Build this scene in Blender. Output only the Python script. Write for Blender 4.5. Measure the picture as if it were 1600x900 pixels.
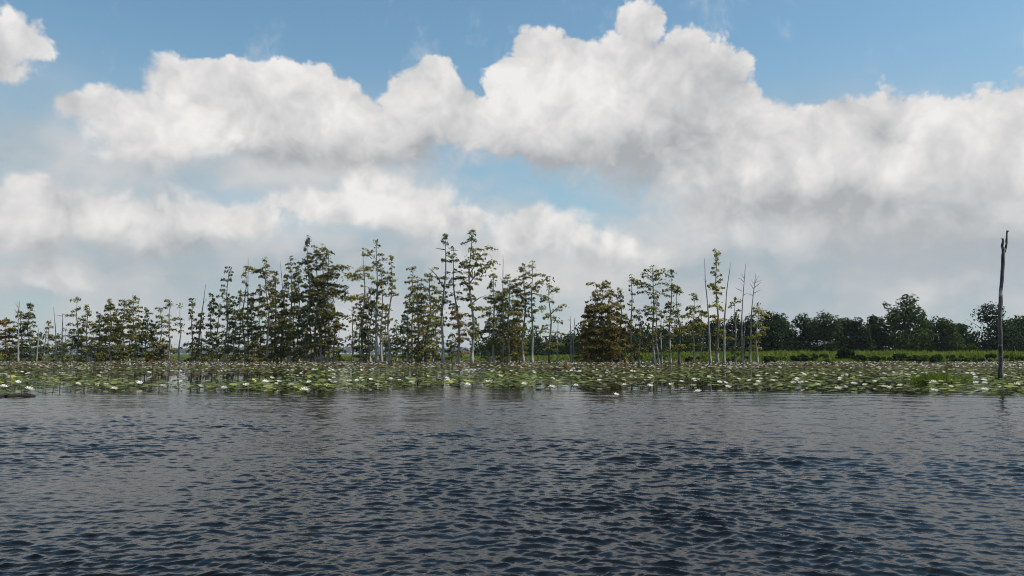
import bpy, math, random
import numpy as np

for o in list(bpy.data.objects):
    bpy.data.objects.remove(o, do_unlink=True)
R = math.radians
rng = np.random.default_rng(7)
random.seed(7)
scene = bpy.context.scene
COL = scene.collection

# ------------------------------------------------------------------ camera
CAM_H = 1.2                       # seated in a small boat
FPX = 1256.0                      # focal length in pixels of the 1600 px wide photograph
PITCH = math.atan(103.0 / FPX)    # horizon at photo row 553
cam_d = bpy.data.cameras.new('camera')
cam = bpy.data.objects.new('camera', cam_d)
COL.objects.link(cam)
cam.location = (0, 0, CAM_H)
cam.rotation_euler = (math.pi / 2 + PITCH, 0, 0)
cam_d.sensor_width = 36.0
cam_d.lens = 36.0 * FPX / 1600.0
cam_d.clip_start = 0.1
cam_d.clip_end = 20000.0
scene.camera = cam

def ray(px, py):
    dx, dy = (px - 800.0) / FPX, (450.0 - py) / FPX
    c, s = math.cos(PITCH), math.sin(PITCH)
    return np.array([dx, c - s * dy, s + c * dy])

def ground(px, py, z=0.0):
    d = ray(px, py)
    return np.array([0, 0, CAM_H]) + d * ((z - CAM_H) / d[2])

def at_dist(px, py, Y):
    d = ray(px, py)
    return np.array([0, 0, CAM_H]) + d * (Y / d[1])

# ------------------------------------------------------------------ sun, exposure
SUN_EL, SUN_AZ = R(56), R(100)      # azimuth clockwise from the viewing direction (+Y)
sun_d = bpy.data.lights.new('sun', 'SUN')
sun_d.energy = 5.0
sun_d.angle = R(0.5)
sun_d.color = (1.0, 0.95, 0.87)
sun = bpy.data.objects.new('sun', sun_d)
COL.objects.link(sun)
from mathutils import Vector
sdir = Vector((math.sin(SUN_AZ) * math.cos(SUN_EL), math.cos(SUN_AZ) * math.cos(SUN_EL), math.sin(SUN_EL)))
sun.rotation_euler = sdir.to_track_quat('Z', 'Y').to_euler()
sun.location = (0, 0, 60)

vs = scene.view_settings
vs.view_transform = 'Standard'
vs.look = 'None'
vs.exposure = 0.0
vs.gamma = 1.0
vs.use_curve_mapping = False
scene.render.engine = 'CYCLES'
scene.cycles.max_bounces = 6
scene.cycles.diffuse_bounces = 2
scene.cycles.glossy_bounces = 3
scene.cycles.transmission_bounces = 3
scene.cycles.transparent_max_bounces = 6
scene.cycles.volume_bounces = 0
scene.cycles.caustics_reflective = False
scene.cycles.caustics_refractive = False
scene.cycles.filter_width = 1.0
scene.cycles.use_denoising = True
scene.cycles.denoiser = 'OPENIMAGEDENOISE'
scene.cycles.denoising_input_passes = 'RGB_ALBEDO_NORMAL'

# ------------------------------------------------------------------ node helper
class NT:
    """builds node expressions: wraps sockets and adds Math / Vector Math nodes"""
    def __init__(s, tree):
        s.t = tree
    def node(s, typ, **kw):
        n = s.t.nodes.new(typ)
        for k, v in kw.items():
            setattr(n, k, v)
        return n
    def put(s, sock, v):
        if v is None:
            return
        if isinstance(v, bpy.types.NodeSocket):
            s.t.links.new(v, sock)
        else:
            sock.default_value = v
    def m(s, op, a, b=None, c=None, clamp=False):
        n = s.node('ShaderNodeMath', operation=op, use_clamp=clamp)
        s.put(n.inputs[0], a); s.put(n.inputs[1], b); s.put(n.inputs[2], c)
        return n.outputs[0]
    def v(s, op, a, b=None, c=None):
        n = s.node('ShaderNodeVectorMath', operation=op)
        s.put(n.inputs[0], a); s.put(n.inputs[1], b); s.put(n.inputs[2], c)
        return n.outputs['Value'] if op in ('LENGTH', 'DOT_PRODUCT', 'DISTANCE') else n.outputs[0]
    def scale(s, a, k):
        n = s.node('ShaderNodeVectorMath', operation='SCALE')
        s.put(n.inputs[0], a); s.put(n.inputs['Scale'], k)
        return n.outputs[0]
    def step(s, x, lo, hi, a=0.0, b=1.0, kind='SMOOTHSTEP'):
        n = s.node('ShaderNodeMapRange', interpolation_type=kind)
        n.clamp = True
        for i, v in zip((0, 1, 2, 3, 4), (x, lo, hi, a, b)):
            s.put(n.inputs[i], v)
        return n.outputs[0]
    def mix(s, f, a, b):
        n = s.node('ShaderNodeMix', data_type='RGBA')
        s.put(n.inputs[0], f); s.put(n.inputs[6], a); s.put(n.inputs[7], b)
        return n.outputs[2]
    def noise(s, vec, scale, detail=2.0, rough=0.5, out='Factor', dist=0.0, lac=2.0):
        n = s.node('ShaderNodeTexNoise')
        s.put(n.inputs['Vector'], vec)
        n.inputs['Scale'].default_value = scale
        n.inputs['Detail'].default_value = detail
        n.inputs['Roughness'].default_value = rough
        n.inputs['Lacunarity'].default_value = lac
        n.inputs['Distortion'].default_value = dist
        return n.outputs[0] if out == 'Factor' else n.outputs[1]
    def voronoi(s, vec, scale, detail=2.0, rough=0.5):
        n = s.node('ShaderNodeTexVoronoi', feature='F1')
        s.put(n.inputs['Vector'], vec)
        n.inputs['Scale'].default_value = scale
        n.inputs['Detail'].default_value = detail
        n.inputs['Roughness'].default_value = rough
        n.normalize = False
        return n.outputs['Distance']

# ------------------------------------------------------------------ sky: Nishita blue with procedural cumulus
world = bpy.data.worlds.new('World')
scene.world = world
world.use_nodes = True
wt = world.node_tree
wt.nodes.clear()
W = NT(wt)
SKY_STR = 0.1
sky = W.node('ShaderNodeTexSky', sky_type='NISHITA')
sky.sun_disc = False
sky.sun_elevation = SUN_EL
sky.sun_rotation = SUN_AZ
sky.altitude = 100
sky.air_density = 1.0
sky.dust_density = 1.2
sky.ozone_density = 2.0

dirv = W.node('ShaderNodeTexCoord').outputs['Generated']
sep = W.node('ShaderNodeSeparateXYZ')
wt.links.new(dirv, sep.inputs[0])
az = W.m('MULTIPLY', W.m('ARCTAN2', sep.outputs[0], sep.outputs[1]), FPX)      # azimuth and elevation, 1256 units a radian
el = W.m('MULTIPLY', W.m('ARCSINE', sep.outputs[2]), FPX)
pc = W.node('ShaderNodeCombineXYZ')
wt.links.new(az, pc.inputs[0]); wt.links.new(el, pc.inputs[1])
p0 = pc.outputs[0]

def ang(px, py):
    d = ray(px, py)
    d = d / np.linalg.norm(d)
    return math.atan2(d[0], d[1]) * FPX, math.asin(d[2]) * FPX

# cloud turbulence in direction space
wa = W.noise(dirv, 9.0, 4.0, 0.55, 'Color')
wb = W.v('MULTIPLY_ADD', wa, (70.0, 60.0, 0.0), (-35.0, -30.0, 0.0))
pw = W.v('ADD', p0, wb)
dwarp = W.v('MULTIPLY_ADD', W.noise(dirv, 14.0, 3.0, 0.5, 'Color'), (0.05, 0.05, 0.05), dirv)
bil = W.voronoi(dwarp, 18.0, 3.6, 0.58)                       # billows
dsun = W.v('ADD', dwarp, (0.011, 0.0, 0.013))
bil2 = W.voronoi(dsun, 19.0, 3.0, 0.55)
fbm = W.noise(dirv, 30.0, 8.0, 0.64)
fbig = W.noise(dirv, 6.0, 4.0, 0.5)
fmid = W.noise(W.v('ADD', dwarp, (0.3, 0.1, 0.7)), 9.0, 3.0, 0.45)
relief = W.m('SUBTRACT', bil2, bil)                            # lit side of each billow

def blobs(lst, k=0.28):
    acc = None
    for (x, y, rx, ry) in lst:
        cx, cy = ang(x, y)
        q = W.v('MULTIPLY_ADD', pw, (1 / rx, 1 / ry, 0.0), (-cx / rx, -cy / ry, 0.0))
        l = W.v('LENGTH', q)
        acc = l if acc is None else W.m('SMOOTH_MIN', acc, l, k)
    return W.m('SUBTRACT', 1.0, acc)

def bumps(lst):
    acc = None
    for (x, y, rx, ry, a) in lst:
        cx, cy = ang(x, y)
        q = W.v('MULTIPLY_ADD', pw, (1 / rx, 1 / ry, 0.0), (-cx / rx, -cy / ry, 0.0))
        e = W.m('POWER', 0.3679, W.v('DOT_PRODUCT', q, q))
        acc = W.m('MULTIPLY_ADD', e, a, acc if acc is not None else 0.0)
    return acc

back = [(1000, 48, 46, 48), (985, 95, 60, 55), (1055, 95, 62, 52), (1120, 115, 50, 52), (1060, 145, 95, 65), (1140, 155, 44, 48),
        (832, 88, 46, 45), (875, 105, 62, 50), (795, 125, 48, 40), (900, 145, 95, 75), (840, 175, 75, 65),
        (1000, 200, 160, 90), (900, 220, 95, 58), (1100, 245, 140, 95),
        (1195, 205, 90, 50), (1310, 205, 85, 50), (1250, 275, 170, 95), (1400, 260, 150, 95), (1470, 205, 105, 56), (1600, 200, 120, 66),
        (1560, 310, 200, 135), (1340, 330, 220, 90), (1180, 330, 170, 75), (1480, 380, 260, 70),
        (272, 125, 52, 40), (345, 132, 75, 46), (420, 138, 75, 46), (485, 145, 62, 44), (540, 175, 52, 42), (600, 210, 55, 42),
        (668, 142, 50, 52), (650, 175, 72, 58), (722, 190, 70, 52), (780, 212, 62, 42), (590, 225, 160, 52), (450, 205, 115, 62), (380, 190, 80, 52)]
front = [(155, 165, 42, 38), (112, 160, 28, 22), (200, 192, 68, 52), (262, 202, 72, 56), (318, 208, 50, 48), (245, 232, 82, 40),
         (-5, 70, 52, 46), (0, 105, 40, 16),
         (62, 302, 52, 38), (115, 325, 75, 45), (175, 345, 95, 50), (255, 352, 115, 48), (345, 352, 95, 38), (55, 362, 95, 45), (15, 330, 60, 50),
         (556, 300, 38, 34), (592, 302, 32, 40), (530, 332, 85, 40), (475, 324, 62, 32), (640, 298, 46, 38), (682, 306, 46, 40), (650, 338, 95, 44), (722, 350, 62, 32),
         (848, 350, 46, 40), (892, 366, 58, 44), (815, 378, 72, 44), (978, 384, 40, 38), (950, 402, 85, 32), (1012, 402, 40, 28), (780, 400, 80, 32),
         (80, 425, 45, 22), (110, 440, 40, 16)]
D1 = blobs(back)
D2 = blobs(front)
# the same kind of cumulus goes on outside the photographed part of the sky
out_az = W.step(W.m('ABSOLUTE', az), 700.0, 900.0)
out_el = W.step(el, 560.0, 760.0)
outside = W.m('MAXIMUM', out_az, out_el)
low = W.step(el, 560.0, 900.0, 0.0, 0.55)
Dn = W.m('MULTIPLY_ADD', W.noise(dirv, 3.4, 4.0, 0.5), 3.2, -1.55)
Dn = W.m('SUBTRACT', W.m('SUBTRACT', Dn, low), W.m('MULTIPLY_ADD', outside, -2.0, 2.0))
D1 = W.m('MAXIMUM', D1, Dn)
soft = W.m('ADD', bumps([(600, 275, 260, 40, 0.8), (980, 290, 180, 40, 0.8), (1250, 420, 420, 80, 0.9), (230, 270, 160, 36, 0.8), (200, 405, 330, 34, 0.9), (640, 385, 200, 30, 0.8),
                            (880, 425, 200, 30, 0.8), (60, 180, 60, 50, 0.4), (230, 110, 40, 30, 0.5), (1190, 180, 40, 40, 0.3)]), outside, clamp=True)
edge = W.m('ADD', W.m('MULTIPLY_ADD', bil, -0.40, 0.455), W.m('MULTIPLY_ADD', fbm, 0.80, -0.38))
M1 = W.step(W.m('ADD', D1, edge), W.m('MULTIPLY', soft, -0.22), W.m('MULTIPLY_ADD', soft, 0.65, 0.21))
M2 = W.step(W.m('ADD', D2, edge), W.m('MULTIPLY', soft, -0.22), W.m('MULTIPLY_ADD', soft, 0.60, 0.25))

shade1 = bumps([(950, 268, 150, 44, -0.50), (1220, 320, 150, 30, -0.42), (1420, 335, 150, 48, -0.34), (1290, 425, 300, 50, -0.42), (560, 268, 220, 36, -0.55),
                (430, 252, 110, 34, -0.40), (1500, 415, 220, 40, -0.34), (1300, 215, 70, 36, -0.22), (1110, 200, 60, 34, -0.18), (1060, 320, 110, 50, -0.25),
                (1262, 205, 20, 44, 0.28), (1290, 262, 64, 26, 0.22), (900, 120, 120, 60, 0.16), (990, 60, 80, 60, 0.16), (1520, 170, 120, 26, 0.26), (680, 150, 70, 50, 0.16),
                (520, 170, 80, 40, 0.14), (800, 250, 80, 40, -0.25), (300, 130, 60, 50, -0.14)])
shade2 = bumps([(240, 268, 130, 28, -0.42), (230, 402, 280, 30, -0.50), (600, 384, 190, 24, -0.42), (880, 420, 150, 24, -0.40), (250, 205, 80, 40, 0.18), (120, 190, 50, 40, -0.16),
                (190, 350, 90, 30, 0.14), (590, 300, 60, 34, 0.30), (685, 298, 50, 34, 0.32), (860, 345, 56, 34, 0.30), (975, 376, 44, 24, 0.28), (330, 356, 60, 18, 0.14), (60, 320, 60, 40, -0.08)])
b1 = W.m('ADD', W.m('ADD', W.m('MULTIPLY_ADD', relief, 0.40, 0.66), shade1), W.m('MULTIPLY_ADD', fmid, 1.1, -0.55), clamp=True)
b2 = W.m('ADD', W.m('ADD', W.m('MULTIPLY_ADD', relief, 0.42, 0.64), shade2), W.m('MULTIPLY_ADD', fmid, 1.2, -0.60), clamp=True)
K = 1.0 / SKY_STR
def kcol(r, g, b):
    return (r * K, g * K, b * K, 1.0)
c_dark, c_lit = kcol(0.41, 0.42, 0.435), kcol(0.89, 0.865, 0.845)
skyc = W.node('ShaderNodeMix', data_type='RGBA', blend_type='MULTIPLY')
skyc.inputs[0].default_value = 1.0
wt.links.new(sky.outputs[0], skyc.inputs[6])
skyc.inputs[7].default_value = (1.26, 1.53, 1.40, 1.0)
base = skyc.outputs[2]
# pale summer haze with flat streaks of far cloud low over the horizon
strv = W.v('MULTIPLY', dwarp, (8.0, 8.0, 22.0))
streak = W.noise(strv, 1.0, 5.0, 0.55)
hz = W.m('ADD', W.m('MAXIMUM', W.step(el, 330.0, 80.0, 0.0, 0.92), W.step(el, 480.0, 200.0, 0.0, 0.50)), W.m('MULTIPLY', W.m('MULTIPLY_ADD', streak, 1.6, -0.8), W.step(el, 420.0, 200.0)), clamp=True)
stre2 = W.m('ADD', W.step(streak, 0.30, 0.80), W.m('MULTIPLY_ADD', fbig, 0.8, -0.4), clamp=True)
hcol = W.mix(stre2, kcol(0.42, 0.49, 0.535), kcol(0.63, 0.625, 0.62))
base = W.mix(hz, base, hcol)
# thin torn wisps
wis = W.m('MULTIPLY', W.step(W.noise(W.v('MULTIPLY', pw, (0.011, 0.008, 1.0)), 1.0, 6.0, 0.62), 0.53, 0.78), 0.42)
base = W.mix(W.m('MULTIPLY', wis, W.step(el, 60.0, 200.0)), base, kcol(0.72, 0.74, 0.76))
veil = W.m('MULTIPLY', bumps([(150, 262, 230, 60, 0.62), (420, 268, 150, 46, 0.75), (1380, 420, 420, 95, 1.2), (1140, 430, 170, 50, 0.9), (700, 415, 420, 46, 0.9), (250, 430, 420, 60, 1.0),
                              (30, 200, 90, 80, 0.5), (560, 262, 110, 30, 0.8), (1250, 190, 120, 40, 0.6)]), W.step(W.m('ADD', fmid, W.m('MULTIPLY', fbm, 0.6)), 0.45, 1.05, 0.55, 1.1), clamp=True)
vcol = W.mix(W.m('ADD', W.step(fmid, 0.35, 0.72), W.m('MULTIPLY_ADD', streak, 1.2, -0.7), clamp=True), kcol(0.40, 0.465, 0.51), kcol(0.67, 0.655, 0.645))
base = W.mix(W.m('MULTIPLY', veil, W.m('MULTIPLY_ADD', outside, -0.8, 0.92)), base, vcol)
c1 = W.mix(b1, c_dark, c_lit)
c1 = W.mix(W.step(el, 260.0, 90.0, 0.0, 0.75), c1, hcol)
base = W.mix(W.m('MULTIPLY', M1, 0.97), base, c1)
c2 = W.mix(b2, c_dark, c_lit)
c2 = W.mix(W.step(el, 180.0, 60.0, 0.0, 0.35), c2, hcol)
base = W.mix(W.m('MULTIPLY', M2, 0.94), base, c2)
bg = W.node('ShaderNodeBackground')
wt.links.new(base, bg.inputs['Color'])
bg.inputs['Strength'].default_value = SKY_STR
wo = W.node('ShaderNodeOutputWorld')
wt.links.new(bg.outputs[0], wo.inputs['Surface'])
world.cycles.sampling_method = 'MANUAL'
world.cycles.sample_map_resolution = 512
# ------------------------------------------------------------------ materials
def new_mat(name):
    m = bpy.data.materials.new(name)
    m.use_nodes = True
    m.node_tree.nodes.clear()
    n = NT(m.node_tree)
    out = n.node('ShaderNodeOutputMaterial')
    return m, n, out

def leaf_mat(name, cols, nscale=0.9, trans=0.3, island=0.35, obj=0.25):
    """foliage: a few leaf greens spread by clump noise, per leaf and per plant"""
    m, n, out = new_mat(name)
    tc = n.node('ShaderNodeTexCoord').outputs['Object']
    nz = n.noise(tc, nscale, 3.0, 0.6)
    f = n.m('MULTIPLY_ADD', nz, 1.5, -0.25)
    ri = n.node('ShaderNodeNewGeometry').outputs['Random Per Island']
    f = n.m('ADD', f, n.m('MULTIPLY_ADD', ri, island, -island / 2))
    ro = n.node('ShaderNodeObjectInfo').outputs['Random']
    f = n.m('ADD', f, n.m('MULTIPLY_ADD', ro, obj, -obj / 2), clamp=True)
    ramp = n.node('ShaderNodeValToRGB')
    els = ramp.color_ramp.elements
    while len(els) < len(cols):
        els.new(0.5)
    for i, c in enumerate(cols):
        els[i].position = i / (len(cols) - 1)
        els[i].color = (*c, 1)
    m.node_tree.links.new(f, ramp.inputs[0])
    d = n.node('ShaderNodeBsdfDiffuse')
    t = n.node('ShaderNodeBsdfTranslucent')
    mx = n.node('ShaderNodeMixShader')
    mx.inputs[0].default_value = trans
    L = m.node_tree.links
    L.new(ramp.outputs[0], d.inputs[0]); L.new(ramp.outputs[0], t.inputs[0])
    L.new(d.outputs[0], mx.inputs[1]); L.new(t.outputs[0], mx.inputs[2]); L.new(mx.outputs[0], out.inputs[0])
    return m

def bark_mat(name, a, b, c, rough=0.85):
    """streaked bark: light and dark run along the trunk, with pale scars"""
    m, n, out = new_mat(name)
    tc = n.node('ShaderNodeTexCoord').outputs['Object']
    st = n.noise(n.v('MULTIPLY', tc, (7.0, 7.0, 0.9)), 1.0, 4.0, 0.6)
    bl = n.noise(tc, 2.2, 3.0, 0.6)
    col = n.mix(n.step(st, 0.34, 0.66), (*a, 1), (*b, 1))
    col = n.mix(n.step(bl, 0.56, 0.72), col, (*c, 1))
    bs = n.node('ShaderNodeBsdfPrincipled')
    L = m.node_tree.links
    L.new(col, bs.inputs['Base Color'])
    bs.inputs['Roughness'].default_value = rough
    bs.inputs['Specular IOR Level'].default_value = 0.2
    bp = n.node('ShaderNodeBump')
    bp.inputs['Strength'].default_value = 0.6
    bp.inputs['Distance'].default_value = 0.03
    L.new(st, bp.inputs['Height']); L.new(bp.outputs[0], bs.inputs['Normal'])
    L.new(bs.outputs[0], out.inputs[0])
    return m

M = {}
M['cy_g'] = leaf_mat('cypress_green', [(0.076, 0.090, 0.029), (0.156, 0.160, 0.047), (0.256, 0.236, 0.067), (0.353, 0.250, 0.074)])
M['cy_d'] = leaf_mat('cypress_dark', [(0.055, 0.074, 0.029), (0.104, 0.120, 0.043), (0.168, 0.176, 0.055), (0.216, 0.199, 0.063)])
M['cy_o'] = leaf_mat('cypress_olive', [(0.085, 0.093, 0.029), (0.178, 0.166, 0.047), (0.261, 0.230, 0.063), (0.354, 0.230, 0.063)])
M['cy_r'] = leaf_mat('cypress_rust', [(0.095, 0.090, 0.030), (0.179, 0.144, 0.045), (0.286, 0.195, 0.049), (0.358, 0.211, 0.049)])
M['cy_y'] = leaf_mat('cypress_yellow', [(0.108, 0.112, 0.029), (0.229, 0.224, 0.052), (0.379, 0.337, 0.067), (0.486, 0.349, 0.072)])
M['dec_a'] = leaf_mat('broadleaf_dark', [(0.008, 0.018, 0.010), (0.018, 0.034, 0.015), (0.038, 0.062, 0.024)], 0.5, 0.2)
M['dec_b'] = leaf_mat('broadleaf_mid', [(0.012, 0.026, 0.010), (0.030, 0.052, 0.016), (0.06, 0.09, 0.026)], 0.5, 0.2)
M['far'] = leaf_mat('far_leaves', [(0.016, 0.030, 0.016), (0.03, 0.048, 0.022), (0.045, 0.065, 0.028)], 0.05, 0.1)
M['grass'] = leaf_mat('marsh_grass', [(0.06, 0.09, 0.016), (0.13, 0.18, 0.03), (0.21, 0.26, 0.05), (0.34, 0.34, 0.10)], 0.35, 0.35)
M['shrub'] = leaf_mat('shrub_leaves', [(0.016, 0.034, 0.010), (0.035, 0.062, 0.014), (0.065, 0.11, 0.022)], 1.2, 0.25)
M['shrub_d'] = leaf_mat('shrub_dark_leaves', [(0.010, 0.018, 0.009), (0.018, 0.030, 0.012), (0.030, 0.044, 0.018)], 1.2, 0.2)
M['bark'] = bark_mat('cypress_bark', (0.17, 0.15, 0.13), (0.40, 0.365, 0.33), (0.52, 0.48, 0.44))
M['bark_d'] = bark_mat('cypress_bark_dark', (0.055, 0.045, 0.038), (0.14, 0.115, 0.095), (0.20, 0.17, 0.15))
M['dead'] = bark_mat('dead_wood', (0.16, 0.15, 0.14), (0.34, 0.32, 0.30), (0.48, 0.46, 0.44))
M['snag'] = bark_mat('snag_bark', (0.04, 0.036, 0.034), (0.17, 0.155, 0.145), (0.46, 0.44, 0.42))
M['branch'] = bark_mat('branch_bark', (0.06, 0.055, 0.05), (0.13, 0.12, 0.105), (0.17, 0.155, 0.14))
M['log'] = bark_mat('sodden_log', (0.010, 0.009, 0.008), (0.030, 0.024, 0.020), (0.055, 0.042, 0.034))

# water
m, n, out = new_mat('lake_water')
gl = n.node('ShaderNodeBsdfGlossy')
gl.inputs['Color'].default_value = (0.77, 0.76, 0.755, 1)        # reflected light dimmed evenly in the gloss colour, to darken the lake
gl.inputs['Roughness'].default_value = 0.03
df = n.node('ShaderNodeBsdfDiffuse')
df.inputs['Color'].default_value = (0.0022, 0.0028, 0.0034, 1)
fr = n.node('ShaderNodeFresnel')
fr.inputs['IOR'].default_value = 1.333
gp = n.node('ShaderNodeNewGeometry').outputs['Position']
chop = n.node('ShaderNodeAttribute', attribute_name='chop').outputs['Fac']
h1 = n.noise(n.v('MULTIPLY', gp, (8.0, 11.0, 1.0)), 1.0, 3.0, 0.6)
bp = n.node('ShaderNodeBump')
bp.inputs['Strength'].default_value = 1.0
L = m.node_tree.links
L.new(n.m('MULTIPLY', chop, 0.006), bp.inputs['Distance'])
L.new(h1, bp.inputs['Height'])
mx = n.node('ShaderNodeMixShader')
for nd in (gl, df, fr):
    L.new(bp.outputs[0], nd.inputs['Normal'])
L.new(fr.outputs[0], mx.inputs[0]); L.new(df.outputs[0], mx.inputs[1]); L.new(gl.outputs[0], mx.inputs[2])
L.new(mx.outputs[0], out.inputs[0])
M['water'] = m

def pad_mat(name, cols, gloss=0.22):
    m, n, out = new_mat(name)
    ri = n.node('ShaderNodeNewGeometry').outputs['Random Per Island']
    ro = n.node('ShaderNodeObjectInfo').outputs['Random']
    f = n.m('FRACT', n.m('ADD', ri, ro))
    ramp = n.node('ShaderNodeValToRGB')
    els = ramp.color_ramp.elements
    while len(els) < len(cols):
        els.new(0.5)
    for i, c in enumerate(cols):
        els[i].position = i / (len(cols) - 1)
        els[i].color = (*c, 1)
    L = m.node_tree.links
    L.new(f, ramp.inputs[0])
    gp = n.node('ShaderNodeNewGeometry').outputs['Position']
    sp = n.noise(gp, 22.0, 3.0, 0.6)
    col = n.mix(n.step(sp, 0.60, 0.74, 0.0, 0.7), ramp.outputs[0], (0.12, 0.075, 0.03, 1))
    bs = n.node('ShaderNodeBsdfPrincipled')
    L.new(col, bs.inputs['Base Color'])
    bs.inputs['Roughness'].default_value = gloss + 0.3
    bs.inputs['Specular IOR Level'].default_value = 0.15
    tr = n.node('ShaderNodeBsdfTranslucent')
    L.new(col, tr.inputs[0])
    mx = n.node('ShaderNodeMixShader'); mx.inputs[0].default_value = 0.22
    L.new(bs.outputs[0], mx.inputs[1]); L.new(tr.outputs[0], mx.inputs[2]); L.new(mx.outputs[0], out.inputs[0])
    return m
M['pad_g'] = pad_mat('pad_green', [(0.022, 0.034, 0.010), (0.14, 0.18, 0.035), (0.04, 0.058, 0.014), (0.27, 0.275, 0.085), (0.06, 0.085, 0.018), (0.23, 0.27, 0.055), (0.03, 0.04, 0.012)])
M['pad_y'] = pad_mat('pad_yellow', [(0.26, 0.28, 0.05), (0.32, 0.30, 0.07), (0.22, 0.26, 0.05)])
M['pad_r'] = pad_mat('pad_red', [(0.09, 0.05, 0.028), (0.13, 0.062, 0.036), (0.12, 0.085, 0.035), (0.07, 0.055, 0.028)])
M['pad_o'] = pad_mat('pad_olive', [(0.06, 0.068, 0.020), (0.10, 0.095, 0.028), (0.075, 0.085, 0.022)])

m, n, out = new_mat('petal_white')
d = n.node('ShaderNodeBsdfDiffuse'); d.inputs[0].default_value = (0.86, 0.85, 0.80, 1)
t = n.node('ShaderNodeBsdfTranslucent'); t.inputs[0].default_value = (0.86, 0.86, 0.76, 1)
mx = n.node('ShaderNodeMixShader'); mx.inputs[0].default_value = 0.3
L = m.node_tree.links
L.new(d.outputs[0], mx.inputs[1]); L.new(t.outputs[0], mx.inputs[2]); L.new(mx.outputs[0], out.inputs[0])
M['petal'] = m
m, n, out = new_mat('stamen_yellow')
bs = n.node('ShaderNodeBsdfPrincipled')
nz = n.noise(n.node('ShaderNodeTexCoord').outputs['Object'], 60.0, 2.0)
m.node_tree.links.new(n.mix(nz, (0.75, 0.42, 0.02, 1), (0.85, 0.66, 0.08, 1)), bs.inputs['Base Color'])
bs.inputs['Roughness'].default_value = 0.6
m.node_tree.links.new(bs.outputs[0], out.inputs[0])
M['stamen'] = m
m, n, out = new_mat('marsh_soil')
bs = n.node('ShaderNodeBsdfPrincipled')
gp = n.node('ShaderNodeNewGeometry').outputs['Position']
nz = n.noise(gp, 0.35, 5.0, 0.6)
m.node_tree.links.new(n.mix(n.step(nz, 0.35, 0.65), (0.030, 0.040, 0.012, 1), (0.065, 0.095, 0.020, 1)), bs.inputs['Base Color'])
bs.inputs['Roughness'].default_value = 0.95
bs.inputs['Specular IOR Level'].default_value = 0.1
m.node_tree.links.new(bs.outputs[0], out.inputs[0])
M['soil'] = m

# ------------------------------------------------------------------ mesh helpers
class MB:
    """collects vertices and faces as arrays; build() links them as ONE mesh object"""
    def __init__(s):
        s.V = []; s.F = []; s.nv = 0
    def add(s, V, F, mi=0):
        V = np.asarray(V, float).reshape(-1, 3)
        F = np.asarray(F, int)
        s.V.append(V); s.F.append((F + s.nv, mi)); s.nv += len(V)
    def mesh(s, name, mats, smooth=False):
        me = bpy.data.meshes.new(name)
        V = np.concatenate(s.V)
        me.vertices.add(len(V))
        me.vertices.foreach_set('co', V.astype(np.float32).ravel())
        idx = np.concatenate([f.ravel() for f, _ in s.F])
        tot = np.concatenate([np.full(len(f), f.shape[1]) for f, _ in s.F])
        mi = np.concatenate([np.full(len(f), k) for f, k in s.F])
        me.loops.add(len(idx))
        me.loops.foreach_set('vertex_index', idx.astype(np.int32))
        me.polygons.add(len(tot))
        me.polygons.foreach_set('loop_start', np.concatenate([[0], np.cumsum(tot)[:-1]]).astype(np.int32))
        me.polygons.foreach_set('material_index', mi.astype(np.int32))
        if smooth:
            me.polygons.foreach_set('use_smooth', np.ones(len(tot), bool))
        for mt in (mats if isinstance(mats, (list, tuple)) else [mats]):
            me.materials.append(mt)
        me.update(calc_edges=True)
        me.validate()
        return me
    def build(s, name, mats, parent=None, loc=None, smooth=False):
        o = bpy.data.objects.new(name, s.mesh(name, mats, smooth))
        COL.objects.link(o)
        if parent is not None:
            o.parent = parent
        if loc is not None:
            o.location = loc
        return o

def tag(o, label=None, cat=None, group=None, kind=None):
    if label: o['label'] = label
    if cat: o['category'] = cat
    if group: o['group'] = group
    if kind: o['kind'] = kind
    return o

def empty(name, loc, label, cat, group=None):
    o = bpy.data.objects.new(name, None)
    COL.objects.link(o)
    o.location = loc
    o.empty_display_size = 0.2
    return tag(o, label, cat, group)

def tube(mb, P, r, sides=6, mi=0, flute=None):
    """swept tube along points P with radii r, closed at both ends"""
    P = np.asarray(P, float); r = np.asarray(r, float)
    T = np.gradient(P, axis=0)
    T /= np.linalg.norm(T, axis=1)[:, None] + 1e-9
    ref = np.where(np.abs(T[:, 2:3]) > 0.9, np.array([[1.0, 0, 0]]), np.array([[0, 0, 1.0]]))
    U = np.cross(T, ref); U /= np.linalg.norm(U, axis=1)[:, None] + 1e-9
    Wv = np.cross(T, U)
    a = np.arange(sides) * 2 * math.pi / sides
    rr = r[:, None] * (np.ones((1, sides)) if flute is None else flute)
    V = P[:, None, :] + rr[:, :, None] * (np.cos(a)[None, :, None] * U[:, None, :] + np.sin(a)[None, :, None] * Wv[:, None, :])
    n = len(P)
    i, j = np.meshgrid(np.arange(n - 1), np.arange(sides), indexing='ij')
    j2 = (j + 1) % sides
    F = np.stack([i * sides + j, i * sides + j2, (i + 1) * sides + j2, (i + 1) * sides + j], -1).reshape(-1, 4)
    base = mb.nv
    mb.add(V.reshape(-1, 3), F, mi)
    mb.F.append((np.array([[base + (n - 1) * sides + k for k in range(sides)]]), mi))
    mb.F.append((np.array([[base + sides - 1 - k for k in range(sides)]]), mi))

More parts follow.
